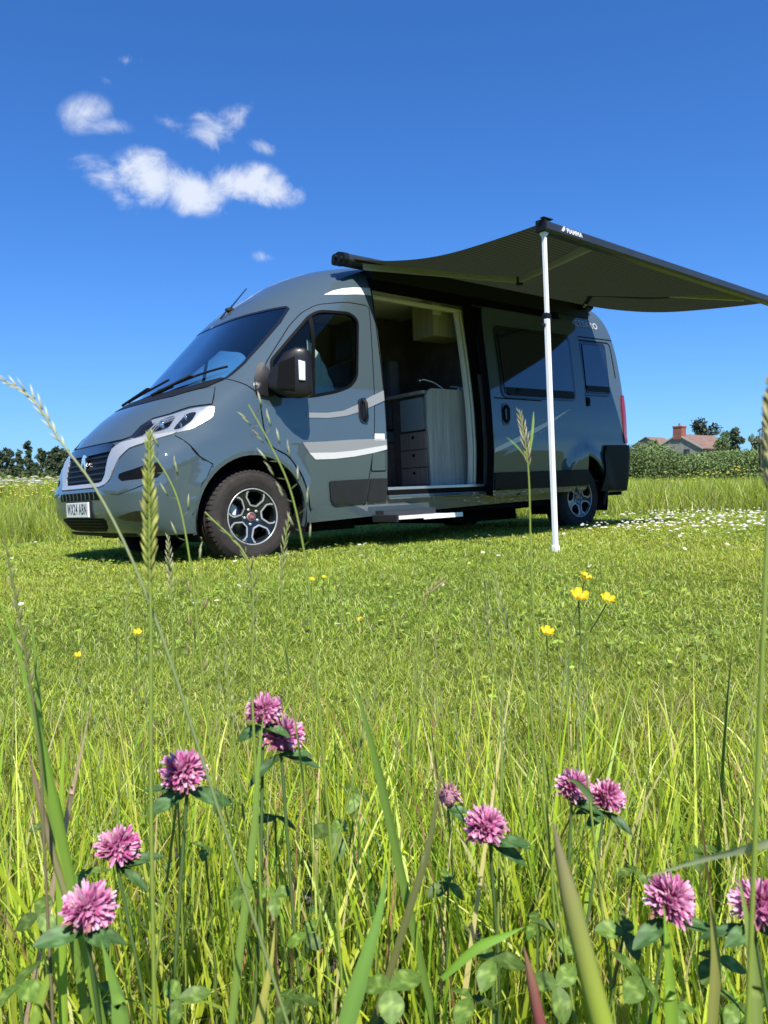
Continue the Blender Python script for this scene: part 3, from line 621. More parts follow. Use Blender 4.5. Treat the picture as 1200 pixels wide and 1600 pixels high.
# rear side window
rw = panel('rear_side_window', rnd([(5.135, 1.50), (5.545, 1.51), (5.575, 2.045), (5.165, 2.035)], .03), 'dglass', van, 'side', off=.020, thick=.018, step=.08)
fr = MB(); ribbon(fr, rnd([(5.115, 1.48), (5.565, 1.49), (5.595, 2.065), (5.145, 2.055)], .03), .030, 'side', off=.012, closed=True); fr.build('window_frame', 'gloss', rw, recalc=False)
panel('window_bottom_rail', rnd([(5.14, 1.575), (5.55, 1.58), (5.565, 1.515), (5.16, 1.51)], .01), 'black', rw, 'side', off=.026, thick=.01, step=.08)
panel('rear_lamp_filler', rnd([(5.12, 1.45), (5.20, 1.45), (5.20, 1.385), (5.12, 1.385)], .01), 'seal', van, 'side', off=.004, thick=.004)
text_mesh('side_lettering', 'CESARO', .11, 'decal_white', van, tuple(np.array(surf(*side_tv(5.33, 2.275)))+np.array([0, -.004, 0])), (1, 0, 0), (0, .30, 1), .001, sx=.95)
# rear bumper and lamps
rb = [side_tv(x, z) for x, z in [(5.40, .925), (5.36, .80), (5.36, .60), (5.30, .42)]]+[(TX+TY+.9, .40), (TX+TY+.9, .93)]
for mir in (False, True):
    panel('rear_bumper', rb, 'black', van, 'tv', off=.030, thick=.03, step=.06, mirror=mir)
    tlp = [side_tv(5.80, 1.50), side_tv(5.775, 1.38), side_tv(5.785, .95), (TX+TY+.22, .95), (TX+TY+.22, 1.50)]
    tl_ = panel('tail_light', tlp, 'lampred', van, 'tv', off=.014, thick=.014, step=.05, mirror=mir)
bs = MB(); ribbon(bs, [(5.50, .86), (5.75, .86)], .012, 'side', off=.034); bs.build('bumper_line', 'moulding', van, recalc=False)

# wing mirror
def wing_mirror(mir):
    F = (lambda p: Vector((p[0], 2.05-p[1], p[2]))) if mir else (lambda p: Vector(p))
    b_ = MB(); poly = [(1.035, 1.36), (1.055, 1.50), (1.16, 1.62), (1.225, 1.63), (1.21, 1.42), (1.20, 1.285), (1.10, 1.262), (1.04, 1.29)]
    arm = panel('mirror_base', rnd([(1.005, 1.275), (1.02, 1.40), (1.075, 1.50), (1.12, 1.53), (1.17, 1.42), (1.19, 1.285), (1.12, 1.262)], .03), 'mirror_black', van, 'side', off=.03, thick=.03, step=.04, mirror=mir)
    m_ = MB()
    # housing: a rounded, swept shell from cross sections
    secs = [((1.115, -.02), (.035, .075), (1.315, 1.430)), ((1.15, -.075), (.045, .075), (1.285, 1.50)), ((1.20, -.125), (.058, .08), (1.248, 1.585)), ((1.265, -.175), (.062, .085), (1.236, 1.622)), ((1.315, -.215), (.055, .075), (1.24, 1.615)), ((1.345, -.240), (.030, .05), (1.262, 1.585)), ((1.352, -.246), (.010, .02), (1.30, 1.54))]
    ax = Vector((.25, -.23, 0)).normalized(); nx_ = Vector((ax.y, -ax.x, 0)); rings = []; n = 20
    for (cx, cy), (a_, b2), (z0, z1) in secs:
        ring = []
        for k in range(n):
            t_ = 2*math.pi*k/n; c_, s_ = math.cos(t_), math.sin(t_); e = .45
            X = math.copysign(abs(c_)**e, c_)*b2*.75; Zz = (z0+z1)/2+math.copysign(abs(s_)**e, s_)*(z1-z0)/2
            ring.append(F(Vector((cx, cy, Zz))+nx_*X))
        rings.append(ring)
    vs = [q for r_ in rings for q in r_]; fs = []
    for i in range(len(rings)-1):
        for k in range(n): fs.append((i*n+k, i*n+(k+1) % n, (i+1)*n+(k+1) % n, (i+1)*n+k))
    m_.add(vs, fs, True); m_.add(rings[0], [tuple(range(n))]); m_.add(rings[-1], [tuple(reversed(range(n)))])
    h = m_.build('wing_mirror', 'mirror_black', van)
    # recessed dark panel on the front face and the clear lamp at its outer end
    q0 = Vector((1.175, -.10, 0))-nx_*.0; fn = -nx_ if nx_.dot(Vector((-1, -1, 0))) < 0 else nx_
    d_ = MB(); base = Vector((1.165, -.095, 0))+fn*.060
    pts = [base-ax*.02+Vector((0, 0, 1.31)), base+ax*.115+Vector((0, 0, 1.30)), base+ax*.125+Vector((0, 0, 1.54)), base-ax*.0+Vector((0, 0, 1.50))]
    pts = [F(p) for p in pts]; pts2 = [F(F(p)+fn*.006) if not mir else F(Vector((p.x, 2.05-p.y, p.z))+fn*.006) for p in pts]
    d_.add(pts2+pts, [(0, 1, 2, 3), (4, 5, 1, 0), (5, 6, 2, 1), (6, 7, 3, 2), (7, 4, 0, 3)]); d_.build('mirror_recess', 'seal', h)
    l_ = MB(); base = Vector((1.165, -.095, 0))+fn*.055
    def QQ(u_, z, o_): return F(base+ax*u_+Vector((0, 0, z))+fn*o_)
    l_.add([QQ(.150, 1.365, .012), QQ(.195, 1.36, .002), QQ(.200, 1.50, .002), QQ(.150, 1.515, .012), QQ(.150, 1.365, -.03), QQ(.195, 1.36, -.03), QQ(.200, 1.50, -.03), QQ(.150, 1.515, -.03)], [(0, 1, 2, 3), (4, 5, 1, 0), (5, 6, 2, 1), (6, 7, 3, 2), (7, 4, 0, 3)])
    l_.build('indicator_lamp', 'amber', h, bevel=.004)
wing_mirror(False); wing_mirror(True)

# wheels
def wheel(cx, yc, mir, ang=0):
    s = -1 if not mir else 1                      # outward direction in y
    F = lambda vs: [(cx+x, yc-s*y*1.0*-1, .36+z) if False else (cx+x, yc+s*y, .36+z) for x, y, z in vs]
    w = MB()
    prof = [(.200, -.105), (.212, -.118), (.26, -.128), (.305, -.124), (.338, -.108), (.352, -.088), (.358, -.055), (.3525, -.050), (.3525, -.040), (.360, -.036), (.360, -.006), (.353, -.004), (.353, .004), (.360, .006), (.360, .036), (.3525, .040), (.3525, .050), (.358, .055), (.352, .088), (.338, .108), (.318, .120), (.314, .125), (.305, .1255), (.29, .129), (.26, .130), (.255, .127), (.235, .128), (.216, .120), (.206, .112), (.200, .10)]
    m_ = MB(); m_.lathe(prof, (0, 0, 0), 'Y', 64); vs = F([(a, b, c) for a, b, c in m_.v]); w.add(vs, m_.f, True)
    # shoulder blocks of the tread
    nb = 56
    for k in range(nb):
        a = 2*math.pi*k/nb; da = math.pi/nb*.62
        q = []
        for (r_, y_) in ((.340, .112), (.357, .093), (.3635, .060), (.340, .060)):
            for aa in (a-da, a+da): q.append((r_*math.cos(aa), y_, r_*math.sin(aa)))
        w.add(F(q), [(0, 1, 3, 2), (2, 3, 5, 4), (0, 2, 4, 6), (1, 7, 5, 3)])
    t_ = w.build('tyre', 'tyre', None)
    wh = thing_part('wheel', van)
    t_.parent = wh
    r = MB(); m_ = MB(); m_.lathe([(.217, .112), (.2145, .119), (.208, .119), (.203, .108), (.196, .085), (.188, .02), (.185, -.10)], (0, 0, 0), 'Y', 56); r.add(F(m_.v), m_.f, True); r.build('rim', 'rim_black', wh)
    r = MB(); m_ = MB(); m_.lathe([(.216, .117), (.2135, .1225), (.207, .1225), (.2045, .117)], (0, 0, 0), 'Y', 64); r.add(F(m_.v), m_.f, True); r.build('rim_ring', 'silver', wh)
    # face with five openings
    pockets = []; lines = []
    for k in range(5):
        a = R(78+ang+72*k); ca, sa = math.cos(a), math.sin(a)
        loc = [(.092, -.020), (.092, .020), (.138, .060), (.178, .056), (.190, .030), (.192, 0), (.190, -.030), (.178, -.056), (.138, -.060)]
        pockets.append(rnd([(ca*r_-sa*l_, sa*r_+ca*l_) for r_, l_ in loc], .008))
        ll = [(.186, -.066), (.170, -.074), (.136, -.072), (.084, -.026), (.084, .026), (.136, .072), (.170, .074), (.186, .066)]
        lines.append([(ca*r_-sa*l_, sa*r_+ca*l_) for r_, l_ in ll])
    outer = [(.199*math.cos(a), .199*math.sin(a)) for a in np.linspace(0, 2*math.pi, 64, endpoint=False)]
    pts = []; ed = []
    for l_ in [outer]+pockets:
        k0 = len(pts); l2 = dens(l_, .02); pts += l2; ed += [(k0+i, k0+(i+1) % len(l2)) for i in range(len(l2))]
    for r_ in (.03, .06, .085, .15):
        for a in np.linspace(0, 2*math.pi, 20, endpoint=False):
            q = np.array([[r_*math.cos(a), r_*math.sin(a)]])
            if not any(inside(q, p_)[0] for p_ in pockets): pts.append(tuple(q[0]))
    vo, _, fo, *_ = delaunay_2d_cdt([Vector(q) for q in pts], ed, [], 0, 1e-6)
    P = np.array([tuple(q) for q in vo]); Fc = np.array([q for q in fo if len(q) == 3]); c = P[Fc].mean(1); kk = inside(c, outer)
    for p_ in pockets: kk &= ~inside(c, p_)
    Fc = Fc[kk]; rr = np.hypot(P[:, 0], P[:, 1]); dep = np.interp(rr, [0, .05, .09, .15, .199], [.082, .086, .098, .104, .110])
    top = [(x, d, z) for (x, z), d in zip(P, dep)]; bot = [(x, d-.028, z) for (x, z), d in zip(P, dep)]
    f_ = MB(); nP = len(P); fs = [tuple(int(i) for i in q) for q in Fc]; dirs = {(q[i], q[(i+1) % 3]) for q in fs for i in range(3)}
    rimf = [(a, b, b+nP, a+nP) for a, b in dirs if (b, a) not in dirs]
    f_.add(F(top+bot), fs+rimf); f_.build('wheel_face', 'rim_black', wh)
    dp = lambda x, z: float(np.interp(math.hypot(x, z), [0, .05, .09, .15, .199], [.082, .086, .098, .104, .110]))
    s_ = MB()
    for l_ in lines:
        Q = np.array(dens(l_, .015, False)); T_ = np.gradient(Q, axis=0); Nn = np.stack([-T_[:, 1], T_[:, 0]], 1); Nn /= np.linalg.norm(Nn, axis=1, keepdims=True)
        a = Q+Nn*.0055; b = Q-Nn*.0055; m = len(Q)
        va = [(q[0], dp(*q)+.004, q[1]) for q in a]+[(q[0], dp(*q)+.004, q[1]) for q in b]+[(q[0], dp(*q)-.004, q[1]) for q in a]+[(q[0], dp(*q)-.004, q[1]) for q in b]
        fs = []
        for i in range(m-1): fs += [(i, i+1, m+i+1, m+i), (i, 2*m+i, 2*m+i+1, i+1), (m+i, m+i+1, 3*m+i+1, 3*m+i)]
        s_.add(F(va), fs)
    s_.build('spoke_edging', 'silver', wh)
    d_ = MB(); m_ = MB(); m_.lathe([(0, .02), (.150, .02), (.150, -.01)], (0, 0, 0), 'Y', 40); d_.add(F(m_.v), m_.f, True); d_.build('brake_disc', 'disc', wh)
    if not mir:
        c_ = MB(); c_.add(F([(x, y, z) for y in (.02, .055) for x, z in ((-.17, .0), (-.12, -.02), (-.10, .08), (-.14, .11))]), [(0, 1, 2, 3), (4, 5, 6, 7), (0, 1, 5, 4), (1, 2, 6, 5), (2, 3, 7, 6), (3, 0, 4, 7)]); c_.build('brake_caliper', 'alu', wh)
    for k in range(5):
        a = R(78+36+ang+72*k); b_ = MB(); x, z = .058*math.cos(a), .058*math.sin(a); m_ = MB(); m_.lathe([(0, .012), (.010, .012), (.0115, .008), (.0115, -.004)], (0, 0, 0), 'Y', 12)
        b_.add(F([(x+p[0], .088+p[1], z+p[2]) for p in m_.v]), m_.f, True); b_.build('wheel_bolt', 'silver', wh)
    b_ = MB(); m_ = MB(); m_.lathe([(0, .014), (.026, .013), (.031, .008), (.031, -.004)], (0, 0, 0), 'Y', 24); b_.add(F([(p[0], .084+p[1], p[2]) for p in m_.v]), m_.f, True); b_.build('hub_badge', 'red', wh)
    b_ = MB(); b_.lathe([(.031, .010), (.034, .010), (.034, -.004)], (0, 0, 0), 'Y', 24); b2 = MB(); b2.add(F([(p[0], .086+p[1], p[2]) for p in b_.v]), b_.f, True)
    # four slim bars across the badge
    for k in range(4):
        x = -.0135+k*.009; b2.add(F([(x-.0016+.002, .0985, -.011), (x+.0016+.002, .0985, -.011), (x+.0016-.002, .0985, .011), (x-.0016-.002, .0985, .011)]), [(0, 1, 2, 3)])
    b2.build('hub_ring', 'silver', wh)
def thing_part(name, parent):
    o = bpy.data.objects.new(name, None); SC.collection.objects.link(o); o.parent = parent; o.matrix_parent_inverse = parent_inv(parent); o.empty_display_size = .05; return o
wheel(.948, .155, False); wheel(4.983, .165, False, 20); wheel(.948, 1.895, True); wheel(4.983, 1.885, True)

# cab inside
db = MB(); db.box(.80, 1.22, .16, 1.89, 1.02, 1.24); db.box(.98, 1.2, 1.2, 1.7, 1.24, 1.33); db.build('dashboard', 'lining', van, bevel=.03)
sw = MB(); tpts = [Vector((1.30, 1.45, 1.22))+Matrix.Rotation(R(-60), 3, 'Y') @ Vector((0, .19*math.cos(a), .19*math.sin(a))) for a in np.linspace(0, 2*math.pi, 25)]; sw.tube(tpts, .016, 6); sw.tube([(1.30, 1.45, 1.22), (1.15, 1.45, 1.12)], .03, 8); sw.build('steering_wheel', 'black', van)
for y in (.45, 1.52):
    c_ = MB(); c_.box(1.62, 2.12, y-.24, y+.24, .92, 1.06); c_ = c_.build('cab_seat', 'fabric_seat', van, bevel=.04)
    k_ = MB(); k_.box(2.08, 2.24, y-.22, y+.22, 1.05, 1.66, tilt=('Y', R(6))); k_.build('backrest', 'fabric_seat', c_, bevel=.05)
    k_ = MB(); k_.box(2.17, 2.26, y-.13, y+.13, 1.70, 1.90); k_.build('headrest', 'fabric_seat', c_, bevel=.03)
    k_ = MB(); k_.box(1.68, 2.1, y-.18, y+.18, .56, .92); k_.build('seat_base', 'black', c_)
# folded pleated blind beside the near window and the pale door capping
bl_ = MB(); n = 10
for k in range(n):
    x0, x1 = 1.62+k*.030, 1.62+(k+1)*.030; y0, y1 = .205+(k % 2)*.016, .205+((k+1) % 2)*.016; h0 = .50*(1-(k/n)**1.7)+.01; h1 = .50*(1-((k+1)/n)**1.7)+.01
    bl_.add([(x0, y0, 1.27), (x1, y1, 1.27), (x1, y1, 1.27+h1), (x0, y0, 1.27+h0)], [(0, 1, 2, 3)])
bl_.build('pleated_blind', 'pale', van, recalc=False)
cp = MB(); cp.prism([(1.50, 1.26), (2.0, 1.34), (2.0, 1.39), (1.88, 1.375), (1.50, 1.318)], .075, .15, 'Y'); cp.build('door_capping', 'pale', van, bevel=.006)
# living space
fl = MB(); fl.box(2.1, 5.7, .11, 1.94, .52, .545); fl.build('cabin_floor', 'darkwood', van)
cl = MB(); cl.box(2.38, 5.7, .27, 1.78, 2.36, 2.38); cl.build('ceiling_panel', 'ceiling', van)
kt = MB(); kt.prism([(2.925, .546), (3.52, .546), (3.52, 1.455), (2.98, 1.455), (2.93, 1.43), (2.905, 1.38), (2.905, 1.1), (2.92, .98)], .185, .215, 'Y'); kt = kt.build('kitchen_unit', 'greywood', van, bevel=.004)
k_ = MB(); k_.box(2.93, 4.6, .216, .70, .546, 1.40); k_.build('cabinet_carcass', 'darkwood', kt)
k_ = MB(); k_.box(2.88, 4.6, .216, .74, 1.405, 1.435); k_.build('worktop', 'greywood', kt, bevel=.004)
k_ = MB(); k_.prism(rnd([(.235, 1.075), (.56, 1.075), (.56, 1.375), (.235, 1.375)], .03), 2.905, 2.928, 'X'); k_.build('fridge_door', 'grey_panel', kt)
for k in range(3):
    d_ = MB(); z0 = .56+k*.168; d_.box(2.912, 2.929, .222, .585, z0, z0+.160); d_ = d_.build('drawer', 'brownwood', kt, bevel=.003)
    h_ = MB(); h_.box(2.904, 2.913, .385, .412, z0+.10, z0+.125); h_.build('drawer_knob', 'seal', kt, bevel=.002)
k_ = MB(); k_.tube([(3.35, .42, 1.43), (3.35, .42, 1.50), (3.26, .45, 1.56), (3.14, .47, 1.585), (3.10, .475, 1.57)], .011, 8); k_.ball((3.10, .475, 1.572), .018); k_.build('tap', 'chrome', kt)
k_ = MB(); k_.box(3.40, 3.56, .25, .27, 1.436, 1.50); k_.box(3.30, 3.42, .25, .27, 1.492, 1.50); k_.build('tap_lever', 'decal_white', kt)
tag_ = MB(); tag_.box(3.44, 3.56, .29, .35, 1.436, 1.515); tag_.build('blue_cloth', 'blue', van, bevel=.01)
lk = MB(); lk.box(3.20, 4.8, .36, .66, 2.00, 2.355); lk = lk.build('overhead_locker', 'palewood', van, bevel=.006)
k_ = MB(); k_.box(3.19, 3.30, .345, .359, 2.20, 2.32); k_.build('light_switch_panel', 'cream', lk, bevel=.004)
tw = MB(); tw.box(3.05, 3.70, 1.25, 1.85, .546, 2.34); tw.build('wardrobe', 'darkwood', van, bevel=.004)
bs = MB(); bs.box(2.72, 3.02, .70, 1.22, .546, .98); bs = bs.build('travel_seat', 'darkwood', van, bevel=.006)
k_ = MB(); k_.box(2.72, 3.04, .70, 1.22, .985, 1.10); k_.build('seat_cushion', 'fabric_seat', bs, bevel=.03)
k_ = MB(); k_.box(2.93, 3.06, .72, 1.20, 1.11, 1.80); k_.build('backrest', 'fabric_seat', bs, bevel=.04)
wl = MB(); wl.box(3.60, 5.6, 1.80, 1.86, .546, 2.43); wl.box(3.62, 3.66, .22, 1.8, 1.45, 2.43); wl.build('rear_partition', 'darkwood', van)
# ------------------------------------------------------------------ awning
aw = thing('awning', 'extended dark striped awning on white poles over the open door', 'awning', (2.2, -1.0, 0))
YR, XL, XR = -1.90, 2.045, 5.44
CP = [(.13, 2.475), (.14, 2.535), (.22, 2.56), (.31, 2.55), (.32, 2.48), (.25, 2.455), (.17, 2.45)]; CE = [(y+(y-.22)*.06, z+(z-2.505)*.08) for y, z in CP]
cs = MB(); cs.prism(rnd(CP, .02), 2.04, 5.40, 'X'); cs = cs.build('case', 'anth', aw)
e_ = MB(); e_.prism(rnd(CE, .02), 1.99, 2.04, 'X'); e_.tube([(1.99, .18, 2.49), (1.965, .18, 2.49)], .026, 12); e_.tube([(1.99, .24, 2.52), (1.955, .24, 2.52)], .022, 12); e_.build('end_cap', 'black', cs)
e_ = MB(); e_.prism(rnd(CE, .02), 5.40, 5.46, 'X'); e_.build('end_cap', 'black', cs)
for x in (2.45, 3.7, 5.0):
    b_ = MB(); b_.box(x-.05, x+.05, .18, .60, 2.44, 2.50); b_.build('roof_bracket', 'black', aw)
b_ = MB(); b_.prism([(.13, 2.49), (.15, 2.36), (.19, 2.33), (.24, 2.45), (.22, 2.49)], 2.30, 5.40, 'X'); b_.build('case_shade_adapter', 'black', aw)  # added black strip: case mount and stand-in for the shaded body below
b_ = MB(); b_.box(5.20, 5.32, .02, .14, 2.43, 2.49); b_.build('arm_shoulder', 'black', aw, bevel=.008)
# cloth
nx_, ny_ = 60, 40; vs = []; fs = []
for j in range(ny_+1):
    s = j/ny_
    for i in range(nx_+1):
        u = i/nx_; x0 = 2.09+u*(5.37-2.09); x1 = XL+.02+u*(XR-XL-.04); edge = .35*abs(2*u-1)**3+.65
        zr = 2.145+(-.083)*u; sag = -.078*4*s*(1-s)*(.85+.5*(1-s))*(.75+.25*edge)
        vs.append((x0+(x1-x0)*s+.035*math.sin(math.pi*s)*(1-2*u), 0.145+(YR+.03-.145)*s, 2.50+(zr+.045-2.50)*s+sag+.0045*math.sin(u*46+2*s)*math.sin(math.pi*s)+.004*math.sin(s*9+u*7)*math.sin(math.pi*s)))
fs = [(j*(nx_+1)+i, j*(nx_+1)+i+1, (j+1)*(nx_+1)+i+1, (j+1)*(nx_+1)+i) for j in range(ny_) for i in range(nx_)]
c_ = MB(); c_.add(vs, fs, True); c_.build('cloth', 'cloth', aw, recalc=False)
# lead rail
rp = [(YR+.05, .0), (YR+.04, .022), (YR-.01, .030), (YR-.038, .022), (YR-.045, -.030), (YR-.025, -.042), (YR+.03, -.038)]
r_ = MB(); n = len(rp); vs = [(XL, y, 2.168+z) for y, z in rp]+[(XR, y, 2.085+z) for y, z in rp]
r_.add(vs, [tuple(range(n)), tuple(reversed(range(n, 2*n)))]+[(i, n+i, n+(i+1) % n, (i+1) % n) for i in range(n)]); rail = r_.build('lead_rail', 'anth', aw, bevel=.004)
e_ = MB(); e_.box(XL-.02, XL, YR-.045, YR+.03, 2.13, 2.20); e_.box(XL-.035, XL+.06, YR-.05, YR-.02, 2.20, 2.206); e_.build('rail_end', 'black', rail)
e_ = MB(); e_.box(XR, XR+.025, YR-.05, YR+.055, 2.04, 2.12); e_.build('rail_end', 'black', rail)
text_mesh('rail_lettering', 'FIAMMA', .042, 'decal_white', rail, (2.33, YR-.0455, 2.157), (1, 0, -.0257), (0, .12, 1), .001, sx=1.0, font_bold=.002)
e_ = MB(); e_.prism([(2.195, 2.148), (2.215, 2.18), (2.23, 2.18), (2.228, 2.158), (2.21, 2.145)], YR-.048, YR-.043, 'Y'); e_.build('rail_logo', 'decal_white', rail)
# folding arms
for (p0, p1, p2) in (((2.16, .10, 2.43), (3.14, -.78, 2.245), (2.62, -1.86, 2.14)), ((5.24, .09, 2.47), (4.90, -.70, 2.34), (4.95, -1.84, 2.12))):
    p0, p1, p2 = map(Vector, (p0, p1, p2))
    if p0.x > 4: p1 = Vector((4.25, -.72, 2.32)); p2 = Vector((4.90, -1.84, 2.08))
    a_ = MB()
    for A, B in ((p0, p1), (p1, p2)):
        d = (B-A).normalized(); s_ = d.cross(Vector((0, 0, 1))).normalized()*.016; t_ = Vector((0, 0, .026))
        q = [A-s_-t_, A+s_-t_, A+s_+t_, A-s_+t_]; a_.add(q+[p+(B-A) for p in q], [(0, 1, 2, 3), (4, 5, 6, 7), (0, 1, 5, 4), (1, 2, 6, 5), (2, 3, 7, 6), (3, 0, 4, 7)])
    arm_ = a_.build('folding_arm', 'palearm', aw, bevel=.004)
    j_ = MB(); j_.tube([p1-Vector((0, 0, .04)), p1+Vector((0, 0, .04))], .03, 12); j_.build('elbow_joint', 'black', arm_)
# legs
for k, (x, zt, xb) in enumerate(((2.07, 2.145, 2.055), (5.30, 2.06, 5.30))):
    zb = .095 if k == 0 else .03; yb = YR-.01
    l_ = MB(); zj = 1.57
    def P(z): s = (zt-z)/(zt-zb); return Vector((x+(xb-x)*s, YR+(yb-YR)*s, z))
    l_.box(P(zt).x-.0130, P(zt).x+.0130, YR-.011, YR+.011, zj, zt-.03); l_.box(xb-.0155, xb+.0155, yb-.013, yb+.013, zb, zj); lg = l_.build('leg', 'alu', aw, bevel=.003)
    j_ = MB(); j_.box(P(zj).x-.022, P(zj).x+.022, YR-.019, YR+.019, zj-.035, zj+.04); j_.box(P(zj).x-.06, P(zj).x-.027, YR-.012, YR+.012, zj-.05, zj-.03); j_.build('leg_clamp', 'black', lg, bevel=.004)
    j_ = MB(); j_.tube([(P(zt).x, YR-.02, zt-.02), (P(zt).x, YR+.02, zt-.02)], .02, 12); j_.build('leg_pivot', 'alu', lg)
    j_ = MB(); j_.box(xb-.021, xb+.021, yb-.019, yb+.019, zb-.03, zb+.012); j_.build('leg_foot', 'alu', lg, bevel=.004)
# ------------------------------------------------------------------ the field
F2 = np.array([math.sin(YAW), math.cos(YAW)]); R2 = np.array([math.cos(YAW), -math.sin(YAW)]); C2 = CAMP[:2]
def sstep(x): x = np.clip(x, 0, 1); return x*x*(3-2*x)
def terr(x, y):
    x = np.asarray(x, float); y = np.asarray(y, float); s = (x-C2[0])*F2[0]+(y-C2[1])*F2[1]
    k = sstep((s-12)/18); far = np.minimum(np.hypot(x, y), 160)/np.maximum(np.hypot(x, y), 1e-6)
    z = k*(-.0182*x+.0469*y)*far
    z = z+.022*np.exp(-((x-2.06)**2+(y+1.91)**2)/1.1)+.045*sstep((6.2-np.hypot(x-3, y-.8))/2.6)
    return z+.012*np.sin(x*1.3+.5*y)*np.sin(y*1.1-.3*x)*np.clip((np.hypot(x-3, y-1)-3.5)/3, 0, 1)
def wob(x, y, f, ph=0):
    """soft patchy field, about -1..1"""
    return (np.sin(x*f+1.7*np.sin(y*f*.7+ph)+ph)+np.sin(y*f*1.3+1.3*np.sin(x*f*.9+2*ph)+1.1)+np.sin((x+y)*f*.6+ph*3+np.sin(x*f*2.1)))/3
rad = np.concatenate([[0], np.geomspace(.3, 1500, 90)]); an = np.linspace(0, 2*math.pi, 120, endpoint=False); vs = [(C2[0], C2[1], 0)]
for r_ in rad[1:]:
    x = C2[0]+r_*np.cos(an); y = C2[1]+r_*np.sin(an); z = terr(x, y); vs += list(zip(x, y, z))
fs = [(0, 1+i, 1+(i+1) % 120) for i in range(120)]
for j in range(len(rad)-2):
    for i in range(120): a = 1+j*120+i; b = 1+j*120+(i+1) % 120; fs.append((a, a+120, b+120, b))
gm = bpy.data.materials.new('field_ground'); gm.use_nodes = True; t = gm.node_tree; p = t.nodes['Principled BSDF']; p.inputs['Roughness'].default_value = .95; p.inputs['Specular IOR Level'].default_value = .1
g = N(t, 'ShaderNodeNewGeometry'); f1 = noise(t, g.outputs['Position'], 1.2, 8, .7); f2 = noise(t, g.outputs['Position'], 45, 6, .7)
cr = N(t, 'ShaderNodeValToRGB'); e = cr.color_ramp.elements; e[0].position = .30; e[0].color = (.060, .070, .022, 1); e[1].position = .72; e[1].color = (.22, .27, .06, 1)
k_ = cr.color_ramp.elements.new(.5); k_.color = (.13, .17, .035, 1)
L(t, M(t, 'ADD', M(t, 'MULTIPLY', f1, .4), M(t, 'MULTIPLY', f2, .6)), cr.inputs[0]); L(t, cr.outputs[0], p.inputs['Base Color'])
bp = N(t, 'ShaderNodeBump'); bp.inputs['Strength'].default_value = .9; bp.inputs['Distance'].default_value = .03; L(t, f2, bp.inputs['Height']); L(t, bp.outputs[0], p.inputs['Normal'])
gr_ = MB(); gr_.add(vs, fs, True); go = gr_.build('ground', gm); tag(go, kind='structure')

def col_mesh(name, V, Fl, Fs, C, mt, parent=None, smooth=True):
    """V (n,3), faces as flat loops with sizes, C (n,3) colour per vertex"""
    me = bpy.data.meshes.new(name); me.vertices.add(len(V)); me.vertices.foreach_set('co', np.ascontiguousarray(V, np.float32).ravel())
    me.loops.add(len(Fl)); me.loops.foreach_set('vertex_index', np.asarray(Fl, np.int32)); me.polygons.add(len(Fs))
    st = np.concatenate([[0], np.cumsum(Fs)[:-1]]).astype(np.int32); me.polygons.foreach_set('loop_start', st); me.polygons.foreach_set('use_smooth', np.full(len(Fs), smooth))
    at = me.color_attributes.new('Col', 'FLOAT_COLOR', 'POINT'); c4 = np.ones((len(V), 4), np.float32); c4[:, :3] = C; at.data.foreach_set('color', c4.ravel())
    me.materials.append(MT[mt]); me.update(calc_edges=True); me.validate(); return link(name, me, parent)
def blades(name, X, Y, Z, H, Wd, ang, lean, bend, C, segs=2, mt='blade', tipc=1.25, parent=None, face=None):
    """grass blades: base point, length, width, compass direction of lean, lean angle, extra bend towards the tip"""
    n = len(X); m = 2*segs+1; V = np.zeros((n, m, 3)); col = np.zeros((n, m, 3))
    fa = rng.uniform(0, 2*math.pi, n) if face is None else face
    wx, wy = np.cos(fa), np.sin(fa); dx, dy = np.cos(ang), np.sin(ang); px_, py_, pz = X.copy(), Y.copy(), Z.copy()
    for i in range(segs+1):
        s = i/segs; w = Wd*.5*(1-s**1.6)*(1 if i else .7)
        if i: a = lean+bend*(s-.5/segs); px_ = px_+np.sin(a)*dx*H/segs; py_ = py_+np.sin(a)*dy*H/segs; pz = pz+np.cos(a)*H/segs
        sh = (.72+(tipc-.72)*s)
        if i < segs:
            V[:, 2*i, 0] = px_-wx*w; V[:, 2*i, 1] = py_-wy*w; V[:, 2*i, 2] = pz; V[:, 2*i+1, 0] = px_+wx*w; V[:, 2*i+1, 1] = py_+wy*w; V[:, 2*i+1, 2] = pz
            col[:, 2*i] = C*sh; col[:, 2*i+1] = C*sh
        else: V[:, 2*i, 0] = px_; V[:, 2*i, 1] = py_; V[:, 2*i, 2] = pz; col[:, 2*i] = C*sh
    fl = []; sz = []
    for i in range(segs-1): fl += [2*i, 2*i+1, 2*i+3, 2*i+2]; sz.append(4)
    fl += [2*segs-2, 2*segs-1, 2*segs]; sz.append(3)
    FL = (np.arange(n)[:, None]*m+np.array(fl)[None]).ravel(); FS = np.tile(sz, n)
    return col_mesh(name, V.reshape(-1, 3), FL, FS, col.reshape(-1, 3), mt, parent)
def pal(n, cols, wts, jit=.16):
    k = rng.choice(len(cols), n, p=np.array(wts)/sum(wts)); c = np.array(cols)[k]; return c*(1+rng.normal(0, jit, (n, 1)))*(1+rng.normal(0, .05, (n, 3)))
def sr(s0, s1, dens_, side=.72, pad=.35):
    """scatter in the wedge in front of the camera between two depths"""
    A = (s1**2-s0**2)*side+2*pad*(s1-s0); n = int(A*dens_); s = np.sqrt(rng.uniform(s0**2, s1**2, n)); r_ = rng.uniform(-1, 1, n)*(side*s+pad)
    P = C2+s[:, None]*F2+r_[:, None]*R2; return P[:, 0], P[:, 1], s, r_
EDGE = lambda x, y: y-(6.9-.843*(x-.8)) + .35*wob(x, y, .9, 1)      # > 0 beyond the mown part
